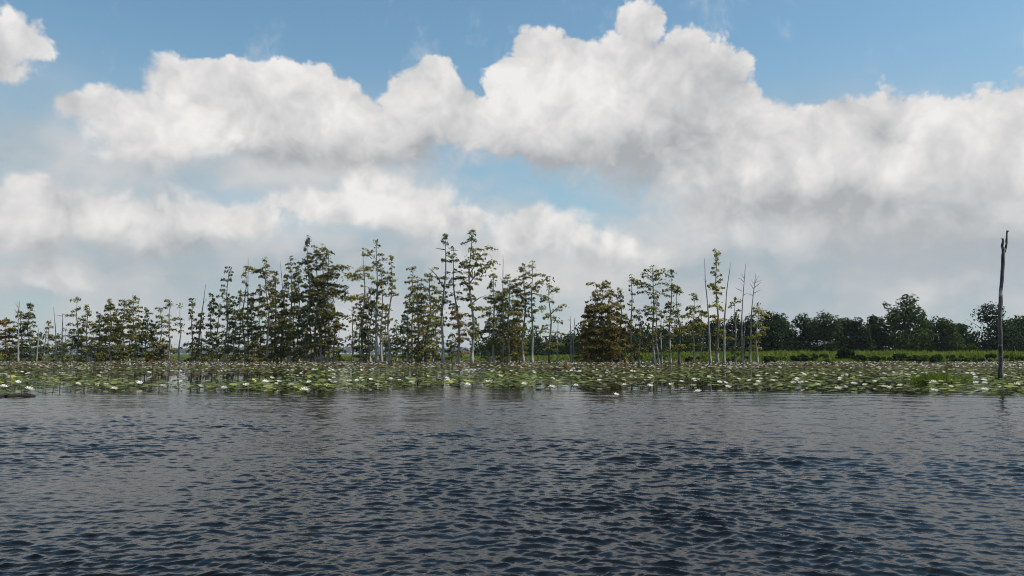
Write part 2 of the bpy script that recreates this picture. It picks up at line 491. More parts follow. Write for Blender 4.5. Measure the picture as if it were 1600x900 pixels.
def leaves(mb, C, size, up=0.6, aspect=2.2, mi=0, nrm=None, jit=0.8):
    """one small leaf quad at every centre in C, lying roughly level or along nrm"""
    C = np.asarray(C, float); N = len(C)
    if N == 0:
        return
    g = rng.normal(size=(N, 3)) * jit
    nn = g + (np.array([0, 0, up]) if nrm is None else nrm)
    nn /= np.linalg.norm(nn, axis=1)[:, None] + 1e-9
    u = np.cross(nn, rng.normal(size=(N, 3))); u /= np.linalg.norm(u, axis=1)[:, None] + 1e-9
    v = np.cross(nn, u)
    s = (np.asarray(size) * rng.uniform(0.65, 1.35, N))[:, None]
    a, b = s * 0.5 * math.sqrt(aspect), s * 0.5 / math.sqrt(aspect)
    V = np.stack([C - u * a, C - v * b + u * a * 0.1, C + u * a, C + v * b + u * a * 0.1], 1)
    mb.add(V.reshape(-1, 3), np.arange(N * 4).reshape(-1, 4), mi)

# ------------------------------------------------------------------ terrain beyond the water
def shore(x):
    """distance of the far shore: near on one side, a long way off behind the cypresses on the other"""
    s = 1 / (1 + np.exp(-(x - 0.0) / 9.0))
    return 172 - 60 * s + 2.0 * np.sin(x * 0.13) + 1.1 * np.sin(x * 0.37 + 1)

xs = np.concatenate([[-6000, -3000, -1200, -600, -300], np.arange(-200, 201, 2.5), [300, 600, 1200, 3000, 6000]])
ts = np.concatenate([[-3, 0, 1.5, 3, 5, 8, 12, 18, 26, 36, 48, 62, 80, 105, 140, 200, 320, 600, 1100, 2500, 6000, 9000]])
X, T = np.meshgrid(xs, ts, indexing='xy')
Yt = shore(np.clip(X, -200, 200)) + T
side = 1 / (1 + np.exp(-(X - 15.0) / 10.0))
Zt = np.where(T < 0, -0.6, (0.18 + 0.42 * side) * (1 - np.exp(-np.clip(T, 0, None) / 2.2)) + 0.06 * np.sin(X * 0.5) * np.sin(T * 0.4) + np.where(T > 60, 0.2, 0) - 0.03)
mb = MB()
nx = len(xs)
i, j = np.meshgrid(np.arange(len(ts) - 1), np.arange(nx - 1), indexing='ij')
F = np.stack([i * nx + j, i * nx + j + 1, (i + 1) * nx + j + 1, (i + 1) * nx + j], -1).reshape(-1, 4)
mb.add(np.stack([X, Yt, Zt], -1), F)
tag(mb.build('terrain', M['soil'], smooth=True), 'low green marsh ground behind the cypress trees', kind='structure')

def zground(x, y):
    t = y - shore(np.clip(x, -200, 200))
    sd = 1 / (1 + np.exp(-(x - 15.0) / 10.0))
    return np.where(t < 0, -0.1, (0.18 + 0.42 * sd) * (1 - np.exp(-np.clip(t, 0, None) / 2.2)) - 0.05)

# ------------------------------------------------------------------ water
EDGE = [(-400, 622), (0, 619), (60, 620), (110, 618), (160, 616), (300, 614), (400, 615), (470, 616), (520, 615), (600, 611), (680, 606), (745, 606), (790, 609),
        (880, 611), (930, 613), (1000, 614), (1100, 612), (1250, 614), (1400, 617), (1600, 618), (2000, 620)]
_e = np.array([ground(*e)[:2] for e in EDGE])
_ea = _e[:, 0] / _e[:, 1]
def bed_edge(x, y):
    """distance at which the lily bed starts along the direction x/y"""
    return np.interp(x / np.maximum(y, 0.1), _ea, _e[:, 1])

ys = [2.4]
while ys[-1] < 33:
    ys.append(ys[-1] * 1.0028)
ys = np.concatenate([[-400, -60, -12, -2, 0.8, 1.6], ys, [36, 40, 48, 60, 80, 110, 150, 200, 300]])
u = np.concatenate([[-1200, -300, -80, -20, -6, -2.4, -1.3], np.linspace(-0.86, 0.86, 640), [1.3, 2.4, 6, 20, 80, 300, 1200]])
Yw, Uw = np.meshgrid(ys, u, indexing='ij')
wid = np.clip(np.abs(Yw), 2.4, 60.0)
Xw = Uw * np.where(np.abs(Uw) > 1, np.maximum(wid, 2.4), wid)
Xw = np.where(np.abs(Uw) > 20, Uw, Xw)
Zw = np.zeros_like(Xw)
wr = np.random.default_rng(21)
amp_env = np.clip((Yw - 1.6) / 1.0, 0, 1) * np.clip((31.5 - Yw) / 3.0, 0, 1) * np.clip((1.0 - np.abs(Uw)) * 12, 0, 1)
be = bed_edge(Xw, Yw)
shelter = 0.42 + 0.58 * np.clip((be - Yw) / 11.0, 0, 1)          # the lilies calm the water near them
amp_env *= (0.10 + 0.90 / (1 + np.exp((Yw - be + 0.4) / 0.8))) * shelter
damp = (0.06 + 0.94 / (1 + np.exp((Yw - be - 0.2) / 0.5))) * shelter
# wind comes in gusts: rough and smooth patches drift over the lake
gust = 0.86 + 0.34 * np.sin(0.55 * Xw + 0.31 * Yw + 1.0) * np.sin(0.23 * Xw - 0.42 * Yw + 2.2) + 0.24 * np.sin(1.3 * Xw + 0.5 * Yw) * np.sin(0.9 * Yw - 0.4 * Xw)
dX = np.zeros_like(Xw); dY = np.zeros_like(Xw)
spac = 0.0028 * Yw
wx = Xw + 0.10 * np.sin(0.9 * Yw + 0.4 * Xw); wy = Yw + 0.10 * np.sin(1.1 * Xw - 0.3 * Yw)
NW = 64
for k in range(NW):
    lam = 0.050 * (0.36 / 0.050) ** wr.random() if k < 58 else wr.uniform(0.6, 1.6)
    th = R(wr.normal(10, 42)) + math.pi / 2 * (1 if wr.random() < 0.8 else -1)
    kk = 2 * math.pi / lam
    slope = 0.050 * (1.15 if lam < 0.20 else 0.5)
    att = np.clip((lam / (3.2 * spac)) - 0.5, 0, 1)
    a = slope / kk * amp_env * gust * att
    ph = kk * (wx * math.cos(th) + wy * math.sin(th)) + wr.random() * 6.28
    Zw += a * np.cos(ph)
    sn = np.sin(ph) * a * 0.9
    dX -= sn * math.cos(th); dY -= sn * math.sin(th)
nu = len(u)
i, j = np.meshgrid(np.arange(len(ys) - 1), np.arange(nu - 1), indexing='ij')
F = np.stack([i * nu + j, i * nu + j + 1, (i + 1) * nu + j + 1, (i + 1) * nu + j], -1).reshape(-1, 4)
mb = MB()
mb.add(np.stack([Xw + dX, Yw + dY, Zw], -1), F)
wo_ = tag(mb.build('water', M['water'], smooth=True), 'dark rippled lake water', kind='structure')
at_ = wo_.data.attributes.new('chop', 'FLOAT', 'POINT')
at_.data.foreach_set('value', damp.astype(np.float32).ravel())
# ------------------------------------------------------------------ cypress trees and bare snags
def trunk_mesh(mb, B, Tp, r0, bare_top=0.0, wig=0.12, flare=1.3, rings=13, sides=8, mi=0):
    t = np.linspace(0, 1, rings) ** 1.25
    H = Tp[2] - B[2]
    ph = rng.uniform(0, 6.28, 4)
    off = np.stack([wig * np.sin(2.2 * t * 3.1 + ph[0]) + 0.5 * wig * np.sin(6.1 * t + ph[1]), wig * np.sin(2.6 * t * 3.1 + ph[2]), 0 * t], 1) * np.sin(np.pi * np.clip(t, 0, 1))[:, None]
    P = B + (Tp - B) * t[:, None] + off
    P[0, 2] = -0.5
    z = P[:, 2].clip(0)
    r = r0 * ((1 - t) ** 0.75 * 0.92 + 0.08) * (1 + flare * np.exp(-z / (0.028 * H + 0.18)))
    a = np.arange(sides) * 2 * math.pi / sides
    fl = 1 + 0.22 * np.exp(-z / 1.0)[:, None] * np.cos(a * 4 + ph[3])[None, :]
    tube(mb, P, r, sides, mi, fl)
    return lambda q: np.stack([np.interp(q, t, P[:, k]) for k in range(3)], -1), r, t

PROF = {'c': lambda u: 0.18 + 0.82 * (1 - u) ** 0.8,
        'n': lambda u: 0.45 + 0.55 * np.sin(np.pi * np.clip(u, 0, 1) ** 0.8) * (1 - 0.4 * u),
        'b': lambda u: np.sin(np.pi * (0.16 + 0.76 * u)) ** 0.8,
        't': lambda u: 0.40 + 0.60 * np.exp(-((u - 0.72) / 0.22) ** 2) - 0.25 * np.clip((u - 0.85) / 0.15, 0, 1)}

def tuft(mb, c, rx, n, size, mi=0):
    q = rng.normal(size=(n, 3)) * np.array([0.55, 0.55, 0.18]) * rx
    q[:, 2] -= 0.28 * (q[:, 0] ** 2 + q[:, 1] ** 2) / rx          # sprays droop at their rim
    leaves(mb, c + q, size, up=0.75, aspect=2.0, mi=mi, jit=0.75)

def cypress(xb, yb, xt, yt, hw, f0, dens, shape, tint, label, group, limbs=(), bark='bark', r0=None, name='cypress_tree'):
    B = ground(xb, yb); Y = B[1]
    Tp = at_dist(xt, yt, Y)
    Tp[1] += rng.uniform(-0.3, 0.3)
    H = Tp[2]; W_ = {G1: 1.55, G2: 1.35, G3: 1.45, G4: 1.5, G5: 1.6}[group] * hw * Y / FPX
    root = empty(name, B, label, 'tree', group)
    r0 = r0 or (0.06 + 0.0072 * H)
    tb, cb = MB(), MB()
    O = B.copy()
    ax, _, _ = trunk_mesh(tb, B - O, Tp - O, r0, wig=0.05 + 0.012 * H)
    dz = (0.46 if group == G1 else 0.52) / H / max(dens, 0.35)
    f0 = f0 * (0.62 if group == G5 or f0 > 0.28 else 0.40)
    t = f0 + rng.uniform(0, dz)
    ga = rng.uniform(0, 6.28)
    sc = np.clip(H / 13.0, 0.8, 1.12)
    while t < 0.985:
        uu = (t - f0) / (1 - f0)
        w = W_ * float(PROF[shape](uu))
        for k in range(rng.integers(3, 5)):
            ga += 2.4 + rng.normal(0, 0.5)
            ln = w * rng.uniform(0.45, 1.2)
            if rng.random() > 0.60 + 0.38 * dens:
                continue
            d = np.array([math.cos(ga), math.sin(ga) * 0.9, 0.0])
            s0 = ax(np.clip(np.array([t + rng.uniform(-1.1, 1.1) * dz]), 0.02, 0.99))[0]
            rise = rng.uniform(-0.30, 0.50) * ln * (0.35 + uu)
            p1 = s0 + d * ln * 0.55 + np.array([0, 0, rise])
            p2 = s0 + d * ln + np.array([0, 0, rise * 1.1 - 0.14 * ln])
            if ln > 0.5:
                tube(tb, [s0, p1, p2], [0.028 + 0.008 * ln, 0.02 + 0.004 * ln, 0.008], 3, 1)
            n_ = int(((58 if group in (G1, G2, G4) else 50) * ln + 28) * (0.5 + 0.5 * dens))
            f = rng.beta(1.6, 1.0, n_) * 0.92 + 0.13                # flat spray of leaf sprigs along the branch, gathered in clumps
            f += 0.05 * np.sin(f * (9 + 4 * ln) + ga)
            C = np.where((f < 0.55)[:, None], s0 + (p1 - s0) * (f / 0.55)[:, None], p1 + (p2 - p1) * ((f - 0.55) / 0.45)[:, None])
            lat = rng.normal(size=n_) * (0.16 + 0.17 * ln) * np.sin(np.pi * np.clip(f * 0.8 + 0.15, 0, 1))
            C = C + np.stack([-d[1] * lat, d[0] * lat, rng.normal(size=n_) * 0.085 - 0.25 * np.abs(lat) + 0.06], 1)
            leaves(cb, C, 0.175 * (0.85 if uu > 0.85 else 1.0), up=1.1, aspect=2.2, jit=0.62)
        t += dz * rng.uniform(0.6, 1.5)
    for k in range(3):                                              # leader
        tuft(cb, ax(np.array([1 - 0.03 * k]))[0], 0.30, 10, 0.20)
    for (side, tt, ln, rise, leafy) in limbs:                       # long limbs the photograph shows, in pixels
        s0 = ax(np.array([tt]))[0]
        ln *= Y / FPX; rise *= Y / FPX
        p1 = s0 + np.array([side * ln * 0.5, 0.2, rise * 0.65]); p2 = s0 + np.array([side * ln, 0.3, rise])
        tube(tb, [s0, p1, p2], [0.07, 0.05, 0.012], 4, 1)
        if leafy:
            for q in np.linspace(0.42, 1.05, max(3, int(ln / 0.42))):
                c = s0 + (p2 - s0) * q + rng.normal(size=3) * np.array([0.1, 0.2, 0.1]) + np.array([0, 0, 0.1])
                tuft(cb, c, rng.uniform(0.5, 0.75) * sc, 30, 0.25 * sc)
    tb.build('trunk', [M[bark], M['branch']], root, smooth=True)
    cb.build('crown', M['cy_' + tint], root)
    return root

def snag(pts, r0, label, group, branches=(), mat='dead', name='dead_tree', r1=0.03, cat='dead tree'):
    """bare trunk along photo points pts (base first); each side branch is a child of its own"""
    B = ground(*pts[0]); Y = B[1]
    P = np.array([np.zeros(3)] + [at_dist(x, y, Y) - B for x, y in pts[1:]])
    # resample and roughen
    s = np.concatenate([[0], np.cumsum(np.linalg.norm(np.diff(P, axis=0), axis=1))])
    q = np.linspace(0, s[-1], 18)
    Q = np.stack([np.interp(q, s, P[:, k]) for k in range(3)], 1)
    Q[1:-1] += rng.normal(size=(16, 3)) * np.array([0.012, 0.012, 0.0])
    Q[0, 2] = -0.5
    r = (r0 + (r1 - r0) * (q / s[-1]) ** 0.8) * (1 + 0.5 * np.exp(-q / 0.3)) * rng.uniform(0.9, 1.1, 18)
    root = empty(name, B, label, cat, group)
    mb = MB(); tube(mb, Q, r, 7); mb.build('trunk', M[mat], root, smooth=True)
    for (x0, y0, x1, y1, rb) in branches:
        a = at_dist(x0, y0, Y) - B; b = at_dist(x1, y1, Y) - B
        rb = rb * 1.5 if rb < 0.035 else rb
        b[1] += rng.normal(0, 0.2) * np.linalg.norm(b - a)
        ll = np.linalg.norm(b - a)
        mid = (a + b) / 2 + rng.normal(size=3) * 0.04 * ll + np.array([0, 0, 0.03 * ll])
        mb = MB(); tube(mb, [a, mid, b], [rb, rb * 0.8, rb * (0.3 if rb < .05 else 0.7)], 5); mb.build('branch', M[mat], root)
    return root

G1 = 'cypress trees of the low mixed grove'
G2 = 'cypress trees of the tall dense grove'
G3 = 'cypress trees of the airy middle grove'
G4 = 'cypress trees of the rusty grove'
G5 = 'scattered cypress trees by the broadleaf wood'
TREES = [
 # xb, yb, xt, yt, halfwidth, foliage start, density, shape, tint, label, group
 (8, 565, 8, 497, 17, .05, .9, 'c', 'r', 'small reddish brown cypress, dense down to the water, ending the low grove', G1),
 (33, 565, 34, 488, 11, .2, .7, 'n', 'd', 'thin dark cypress beside the dead tree with forked bare top', G1),
 (45, 565, 46, 474, 14, .08, .95, 'c', 'd', 'thick dark green cypress with pointed top beside the forked dead tree', G1),
 (77, 565, 77, 504, 10, .1, .75, 'c', 'g', 'short green cypress between the pale leaning dead trunks', G1),
 (101, 565, 101, 513, 8, .2, .7, 'n', 'g', 'short narrow cypress pressed against a bare dead pole', G1),
 (121, 566, 122, 465, 11, .30, .55, 'n', 'g', 'slim cypress with open tufted spire rising from a thick green skirt', G1),
 (137, 566, 137, 476, 12, .05, .7, 'c', 'g', 'cypress with a thin bare tip above short bushy lower branches', G1),
 (112, 566, 113, 518, 13, .05, .9, 'c', 'd', 'low dark bushy cypress at the foot of the slim tufted spire', G1),
 (155, 565, 155, 490, 15, .05, .95, 'c', 'd', 'dark bushy cypress between the bare tipped tree and the wide rusty one', G1),
 (173, 566, 173, 467, 17, .05, 1., 'c', 'o', 'wide olive cypress turning rusty on its lower branches', G1),
 (193, 565, 194, 469, 12, .10, .8, 'n', 'g', 'green cypress with ragged column of tufts next to the wide rusty one', G1),
 (211, 566, 211, 462, 13, .08, .85, 'n', 'o', 'tallest cypress of the low mixed grove, ragged olive column', G1),
 (229, 566, 229, 482, 14, .04, 1., 'c', 'd', 'dense dark cone shaped cypress beside the rusty young one', G1),
 (251, 566, 251, 482, 12, .15, .7, 'n', 'g', 'green cypress with open tufts standing over the low rusty bushy one', G1),
 (264, 566, 265, 470, 9, .25, .5, 'n', 'g', 'sparse cypress with thin bare twigs above its tufts', G1),
 (256, 566, 256, 528, 16, .0, 1., 'c', 'r', 'low rusty orange young cypress spreading over the water', G1),
 (280, 567, 281, 474, 8, .30, .45, 'n', 'g', 'pale trunked narrow cypress with few tufts standing apart', G1),
 (300, 567, 301, 466, 10, .05, .65, 'c', 'd', 'narrow dark cypress beside the long leaning bare trunk', G1),
 (314, 567, 315, 490, 12, .05, .8, 'c', 'g', 'bushy green cypress under the long leaning bare trunk', G1),
 (331, 567, 332, 460, 12, .08, .9, 'c', 'd', 'dark green cypress at the low outer end of the tall dense grove', G2),
 (350, 567, 359, 417, 13, .12, .6, 'n', 'd', 'leaning ragged cypress with knobbly tufts up a bent trunk', G2),
 (366, 567, 367, 470, 14, .05, .9, 'c', 'd', 'short dark cypress filling the space beside the leaning ragged one', G2),
 (382, 567, 384, 417, 11, .15, .55, 'n', 'g', 'slim cypress with a thin dead spike beyond its top', G2),
 (394, 567, 394, 462, 18, .05, .95, 'c', 'g', 'short broad green cypress at the foot of the dead spiked one', G2),
 (418, 567, 416, 403, 19, .10, .85, 'b', 'o', 'broad olive cypress with layered flat tufts, first tall one of the dense grove', G2),
 (430, 566, 430, 429, 14, .08, .9, 'n', 'o', 'cypress crowded behind the broad olive one, dark at its foot', G2),
 (397, 567, 397, 528, 15, .0, 1., 'c', 'r', 'low orange rusty young cypress in front of the dense grove', G2),
 (452, 567, 454, 400, 14, .15, .85, 'b', 'g', 'tall cypress with rounded top beside the tallest of the dense grove', G2),
 (466, 566, 467, 411, 12, .12, .85, 'n', 'd', 'dark cypress squeezed close to the tallest of the dense grove', G2),
 (480, 567, 481, 368, 17, .18, .9, 'c', 'g', 'tallest cypress of the dense grove, with a narrow spire top', G2),
 (493, 567, 494, 386, 12, .20, .75, 'n', 'g', 'cypress with a long pale trunk just behind the tallest spire', G2),
 (503, 567, 503, 381, 14, .15, .8, 'n', 'g', 'tall cypress with a crooked knobbed top beyond the tallest spire', G2),
 (512, 567, 514, 392, 20, .12, .85, 'b', 'g', 'wide cypress reaching long level limbs over the gap between groves', G2),
 (522, 567, 520, 470, 15, .08, .8, 'c', 'o', 'short olive cypress at the edge of the gap between the groves', G2),
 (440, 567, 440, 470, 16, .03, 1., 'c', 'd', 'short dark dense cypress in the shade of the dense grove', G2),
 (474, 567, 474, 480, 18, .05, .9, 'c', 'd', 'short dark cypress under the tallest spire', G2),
 (551, 566, 551, 479, 8, .2, .45, 'n', 'g', 'small thin pale cypress alone at the edge of the airy grove', G3),
 (567, 567, 567, 388, 15, .30, .6, 't', 'y', 'tall cypress with wide yellowish level limbs, first of the airy grove', G3),
 (563, 567, 563, 470, 14, .10, .8, 'n', 'd', 'dark mid height cypress below the yellowish limbs', G3),
 (578, 567, 578, 451, 11, .10, .8, 'n', 'd', 'dark narrow cypress between two taller tufted ones', G3),
 (589, 568, 588, 375, 13, .35, .7, 't', 'g', 'tallest cypress of the airy grove beginning, two stems and pointed tufted top', G3),
 (596, 567, 597, 415, 9, .35, .5, 'n', 'g', 'second slender stem close beside the pointed tufted cypress', G3),
 (609, 568, 611, 400, 13, .15, .6, 'c', 'g', 'slender cypress with thin spire over wider drooping lower tufts', G3),
 (630, 567, 630, 492, 14, .05, .85, 'c', 'd', 'low dark green cypress between taller pale trunks', G3),
 (645, 567, 644, 420, 13, .15, .6, 'n', 'g', 'ragged cypress with dead horizontal twigs near its top', G3),
 (653, 568, 652, 433, 12, .12, .75, 'n', 'o', 'olive cypress beside the one with a thick brown foot', G3),
 (665, 568, 672, 427, 22, .15, .9, 'b', 'g', 'dense broad cypress leaning slightly on a thick brown foot', G3),
 (680, 567, 682, 470, 14, .15, .7, 'n', 'd', 'dark cypress between the thick footed one and the pale trunked spire', G3),
 (692, 569, 696, 367, 11, .32, .6, 'n', 'g', 'very tall narrow cypress with pale clean trunk and a dead limb', G3),
 (717, 569, 709, 390, 12, .30, .45, 'n', 'g', 'sparse leaning cypress with separate tufts next to the very tallest', G3),
 (716, 569, 716, 478, 16, .30, .9, 'b', 'r', 'rusty bushy young cypress beneath the sparse leaning one', G3),
 (737, 569, 737, 361, 15, .36, .75, 't', 'g', 'very tall cypress with bare grey trunk, dark flared foot and limbs arching out', G3),
 (706, 567, 706, 522, 13, .1, .9, 'c', 'd', 'low dark cypress between two pale clean trunks', G3),
 (771, 568, 771, 428, 21, .22, .75, 'c', 'g', 'layered cypress with drooping tiers at the start of the olive clump', G3),
 (795, 568, 795, 430, 19, .10, .95, 'b', 'o', 'densest olive cypress of its clump around a thin dead pole', G3),
 (783, 567, 783, 460, 14, .06, .9, 'n', 'd', 'dark cypress filling the middle of the olive clump', G3),
 (808, 567, 808, 448, 13, .06, .9, 'n', 'o', 'olive cypress between the dead pole and the pale trunked pair', G3),
 (818, 568, 818, 414, 12, .45, .6, 't', 'g', 'pale trunked cypress with leaves mostly near its top, one of a pair', G3),
 (831, 568, 832, 408, 16, .40, .65, 't', 'g', 'pale trunked cypress with limbs sweeping out to one side, one of a pair', G3),
 (859, 569, 858, 443, 17, .30, .6, 'b', 'g', 'small open cypress with separate tiers and dark foot, standing alone', G3),
 (919, 568, 919, 484, 15, .02, 1., 'c', 'r', 'dense rusty cypress at the outer edge of the rusty grove', G4),
 (942, 568, 942, 442, 23, .03, 1., 'b', 'o', 'broadest cypress of the rusty grove, olive top above rusty skirts', G4),
 (930, 568, 930, 462, 18, .03, 1., 'b', 'r', 'rusty cypress crowding the broadest one', G4),
 (955, 568, 955, 466, 16, .03, 1., 'b', 'r', 'rusty orange cypress between the broadest one and the olive one', G4),
 (969, 568, 969, 451, 15, .08, .85, 'c', 'o', 'olive cypress with thin pointed top beside the narrow column tree', G4),
 (987, 568, 987, 429, 9, .22, .55, 'n', 'g', 'narrow column cypress with pale trunk at the end of the rusty grove', G4),
 (999, 568, 999, 484, 10, .25, .6, 'n', 'o', 'small open cypress between the narrow column and the wide topped one', G4),
 (1022, 568, 1020, 415, 18, .28, .75, 't', 'g', 'wide topped cypress on twin grey trunks with a dead spike', G5),
 (1029, 568, 1024, 470, 8, .5, .4, 'n', 'g', 'second grey trunk of the wide topped pair, few leaves', G5),
 (1047, 569, 1049, 428, 12, .20, .7, 'n', 'g', 'ragged narrow cypress beside the one with the brown flared foot', G5),
 (1062, 571, 1058, 452, 11, .15, .55, 'n', 'o', 'cypress with broad dark brown flared foot standing forward in the lilies', G5),
 (1084, 568, 1084, 460, 16, .15, .65, 'b', 'y', 'yellow green cypress with spreading tufts beside the bent bare pole', G5),
 (1097, 568, 1097, 486, 12, .15, .6, 'n', 'o', 'slender short cypress close to the bent bare pole', G5),
 (1121, 568, 1120, 392, 9, .22, .75, 'n', 'y', 'tall narrow yellowish cypress between two bare poles', G5),
 (1149, 568, 1149, 466, 10, .15, .55, 'n', 'o', 'small cypress with sparse olive tufts near the branching dead tree', G5),
 (1183, 568, 1183, 474, 14, .30, .65, 'b', 'y', 'small light green cypress standing at the end of the row', G5),
]
LIMBS = {(567, 388): [(-1, .72, 26, 8, 1), (-1, .55, 26, 2, 1), (1, .48, 18, 6, 1)], (737, 361): [(1, .60, 34, 34, 1), (1, .66, 26, 40, 1), (1, .45, 24, 14, 0), (-1, .55, 20, 26, 1), (1, .40, 16, 4, 1)],
         (514, 392): [(1, .82, 26, 6, 1), (1, .70, 24, -4, 1), (1, .60, 26, 6, 1), (1, .45, 24, -6, 1)], (832, 408): [(1, .72, 24, 18, 1), (1, .5, 16, 6, 1)],
         (696, 367): [(-1, .58, 26, 34, 0), (-1, .88, 16, 3, 0)], (858, 443): [(1, .62, 20, 14, 1)], (1020, 415): [(-1, .78, 28, 10, 1), (1, .85, 16, 14, 1)],
         (644, 420): [(1, .85, 20, 6, 0)], (588, 375): [(1, .62, 20, 12, 1)], (771, 428): [(-1, .35, 22, 0, 1)], (416, 403): [(-1, .86, 26, 6, 1)]}
for row in TREES:
    xb, yb, xt, yt = row[:4]
    dark = (xb, xt) in ((1062, 1058), (859, 858), (665, 672), (430, 430), (440, 440))
    cypress(*row, limbs=LIMBS.get((xt, yt), ()), bark='bark_d' if dark else 'bark')
# slim look-alikes that show only between the others
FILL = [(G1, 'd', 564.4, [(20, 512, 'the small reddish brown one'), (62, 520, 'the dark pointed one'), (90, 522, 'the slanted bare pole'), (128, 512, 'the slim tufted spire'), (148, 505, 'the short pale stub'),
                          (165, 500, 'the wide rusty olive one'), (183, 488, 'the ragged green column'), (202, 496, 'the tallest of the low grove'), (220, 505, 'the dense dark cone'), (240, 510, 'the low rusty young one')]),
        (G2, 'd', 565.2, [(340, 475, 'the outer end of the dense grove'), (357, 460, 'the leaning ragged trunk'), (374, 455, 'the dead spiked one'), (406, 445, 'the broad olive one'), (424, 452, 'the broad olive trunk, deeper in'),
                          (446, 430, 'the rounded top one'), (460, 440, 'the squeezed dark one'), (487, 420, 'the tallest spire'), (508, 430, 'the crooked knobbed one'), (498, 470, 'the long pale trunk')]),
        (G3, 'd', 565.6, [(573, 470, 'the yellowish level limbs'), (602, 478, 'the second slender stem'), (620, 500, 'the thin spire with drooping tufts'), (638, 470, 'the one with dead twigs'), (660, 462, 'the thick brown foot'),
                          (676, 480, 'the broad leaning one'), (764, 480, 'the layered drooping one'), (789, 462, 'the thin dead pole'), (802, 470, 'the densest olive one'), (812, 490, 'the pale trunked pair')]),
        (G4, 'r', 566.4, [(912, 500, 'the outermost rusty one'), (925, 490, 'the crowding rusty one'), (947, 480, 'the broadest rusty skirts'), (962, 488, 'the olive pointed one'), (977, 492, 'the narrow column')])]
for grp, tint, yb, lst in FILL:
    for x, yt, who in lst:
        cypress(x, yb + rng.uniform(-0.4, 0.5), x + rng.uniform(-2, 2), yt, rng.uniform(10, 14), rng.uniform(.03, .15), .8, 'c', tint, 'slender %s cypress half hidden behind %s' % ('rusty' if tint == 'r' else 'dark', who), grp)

GS = 'bare dead trunks among the cypresses'
snag([(28, 566), (29, 520), (28, 470)], .16, 'dead tree with forked bare twiggy top in the low grove', GS, [(29, 492, 20, 482, .03), (29, 488, 35, 468, .03), (28, 480, 23, 470, .02), (29, 500, 37, 490, .03)])
snag([(57, 566), (59, 540), (60, 512)], .15, 'short pale dead trunk leaning slightly, next to the dark pointed cypress', GS)
snag([(68, 566), (70, 540), (73, 512)], .16, 'pale dead trunk leaning over beside the short green cypress', GS, [(72, 520, 68, 512, .02)])
snag([(88, 566), (87, 520), (84, 479)], .12, 'thin bare dead pole with slanted broken tip', GS)
snag([(97, 566), (97, 530), (98, 489)], .14, 'bare dead pole with one short side branch', GS, [(98, 494, 90, 493, .03), (98, 492, 103, 490, .02)])
snag([(143, 566), (143, 550), (143, 528)], .18, 'short stout pale dead stub under the bushy low cypress', GS)
snag([(264, 567), (265, 500), (266, 466)], .11, 'thin dead pole with twigs behind the sparse cypress', GS, [(265, 482, 271, 474, .02)])
snag([(307, 567), (314, 500), (322, 442)], .17, 'long leaning bare dead trunk between the two groves', GS, [(318, 474, 323, 466, .02)])
snag([(388, 567), (387, 480), (388, 401)], .12, 'tall thin dead spike beside the slim cypress of the dense grove', GS)
snag([(440, 567), (443, 470), (438, 408)], .10, 'thin slanting dead stem poking out of the dense grove', GS)
snag([(786, 568), (786, 480), (786, 398)], .14, 'straight thin dead pole rising out of the olive clump', GS, [(786, 440, 781, 434, .02)])
snag([(871, 568), (871, 540), (872, 503)], .12, 'short bare dead pole near the lone tiered cypress', GS)
snag([(892, 568), (892, 530), (891, 494)], .13, 'grey dead stem with short side twigs, one of two close together', GS, [(891, 502, 887, 497, .02), (891, 530, 887, 527, .02)])
snag([(895, 568), (896, 535), (898, 497)], .10, 'second grey dead stem slanting away from its twin', GS)
snag([(1034, 568), (1032, 520), (1034, 483)], .15, 'pale dead trunk behind the twin trunked cypress', GS)
snag([(1110, 569), (1107, 490), (1102, 440), (1101, 404)], .16, 'bent bare dead pole beside the tall narrow yellowish cypress', GS, [(1104, 440, 1098, 436, .02), (1105, 445, 1113, 449, .025)])
snag([(1131, 569), (1132, 500), (1136, 450), (1142, 410)], .17, 'leaning bare dead pole on the far side of the yellowish cypress', GS)
snag([(1159, 568), (1159, 500), (1162, 450), (1165, 412)], .15, 'dead tree with many short level branches near the end of the row', GS,
     [(1160, 470, 1153, 466, .03), (1160, 455, 1149, 449, .03), (1162, 440, 1153, 434, .025), (1163, 436, 1157, 427, .02), (1161, 462, 1168, 458, .03), (1159, 486, 1152, 482, .03)])
snag([(1161, 568), (1163, 520), (1165, 501)], .13, 'short pale split stub leaning on the branching dead tree', GS, [(1163, 512, 1160, 500, .05)])
snag([(1172, 568), (1174, 490), (1178, 450), (1181, 427)], .15, 'dead tree with fan of upswept bare branches at the end of the row', GS,
     [(1178, 452, 1172, 443, .025), (1178, 450, 1190, 440, .03), (1179, 442, 1193, 437, .025), (1180, 440, 1188, 430, .02), (1178, 458, 1192, 452, .03), (1179, 444, 1173, 436, .02), (1177, 462, 1168, 458, .025)])
# the tall lone snag standing in the near lilies
t = snag([(1564, 595), (1563, 540), (1562, 500), (1564, 450), (1567, 410), (1569, 388)], 0.100, 'tall lone dead trunk with forked broken top standing in the lily bed',
         None, [(1569.5, 394, 1572.5, 378, .06), (1572.4, 379, 1574.5, 360, .05), (1574, 361.5, 1577, 361, .025), (1568, 396, 1565.6, 384, .075), (1565.6, 385, 1566, 373, .06), (1566, 375, 1564, 371.5, .02)], mat='snag', r1=.075, name='lone_snag')

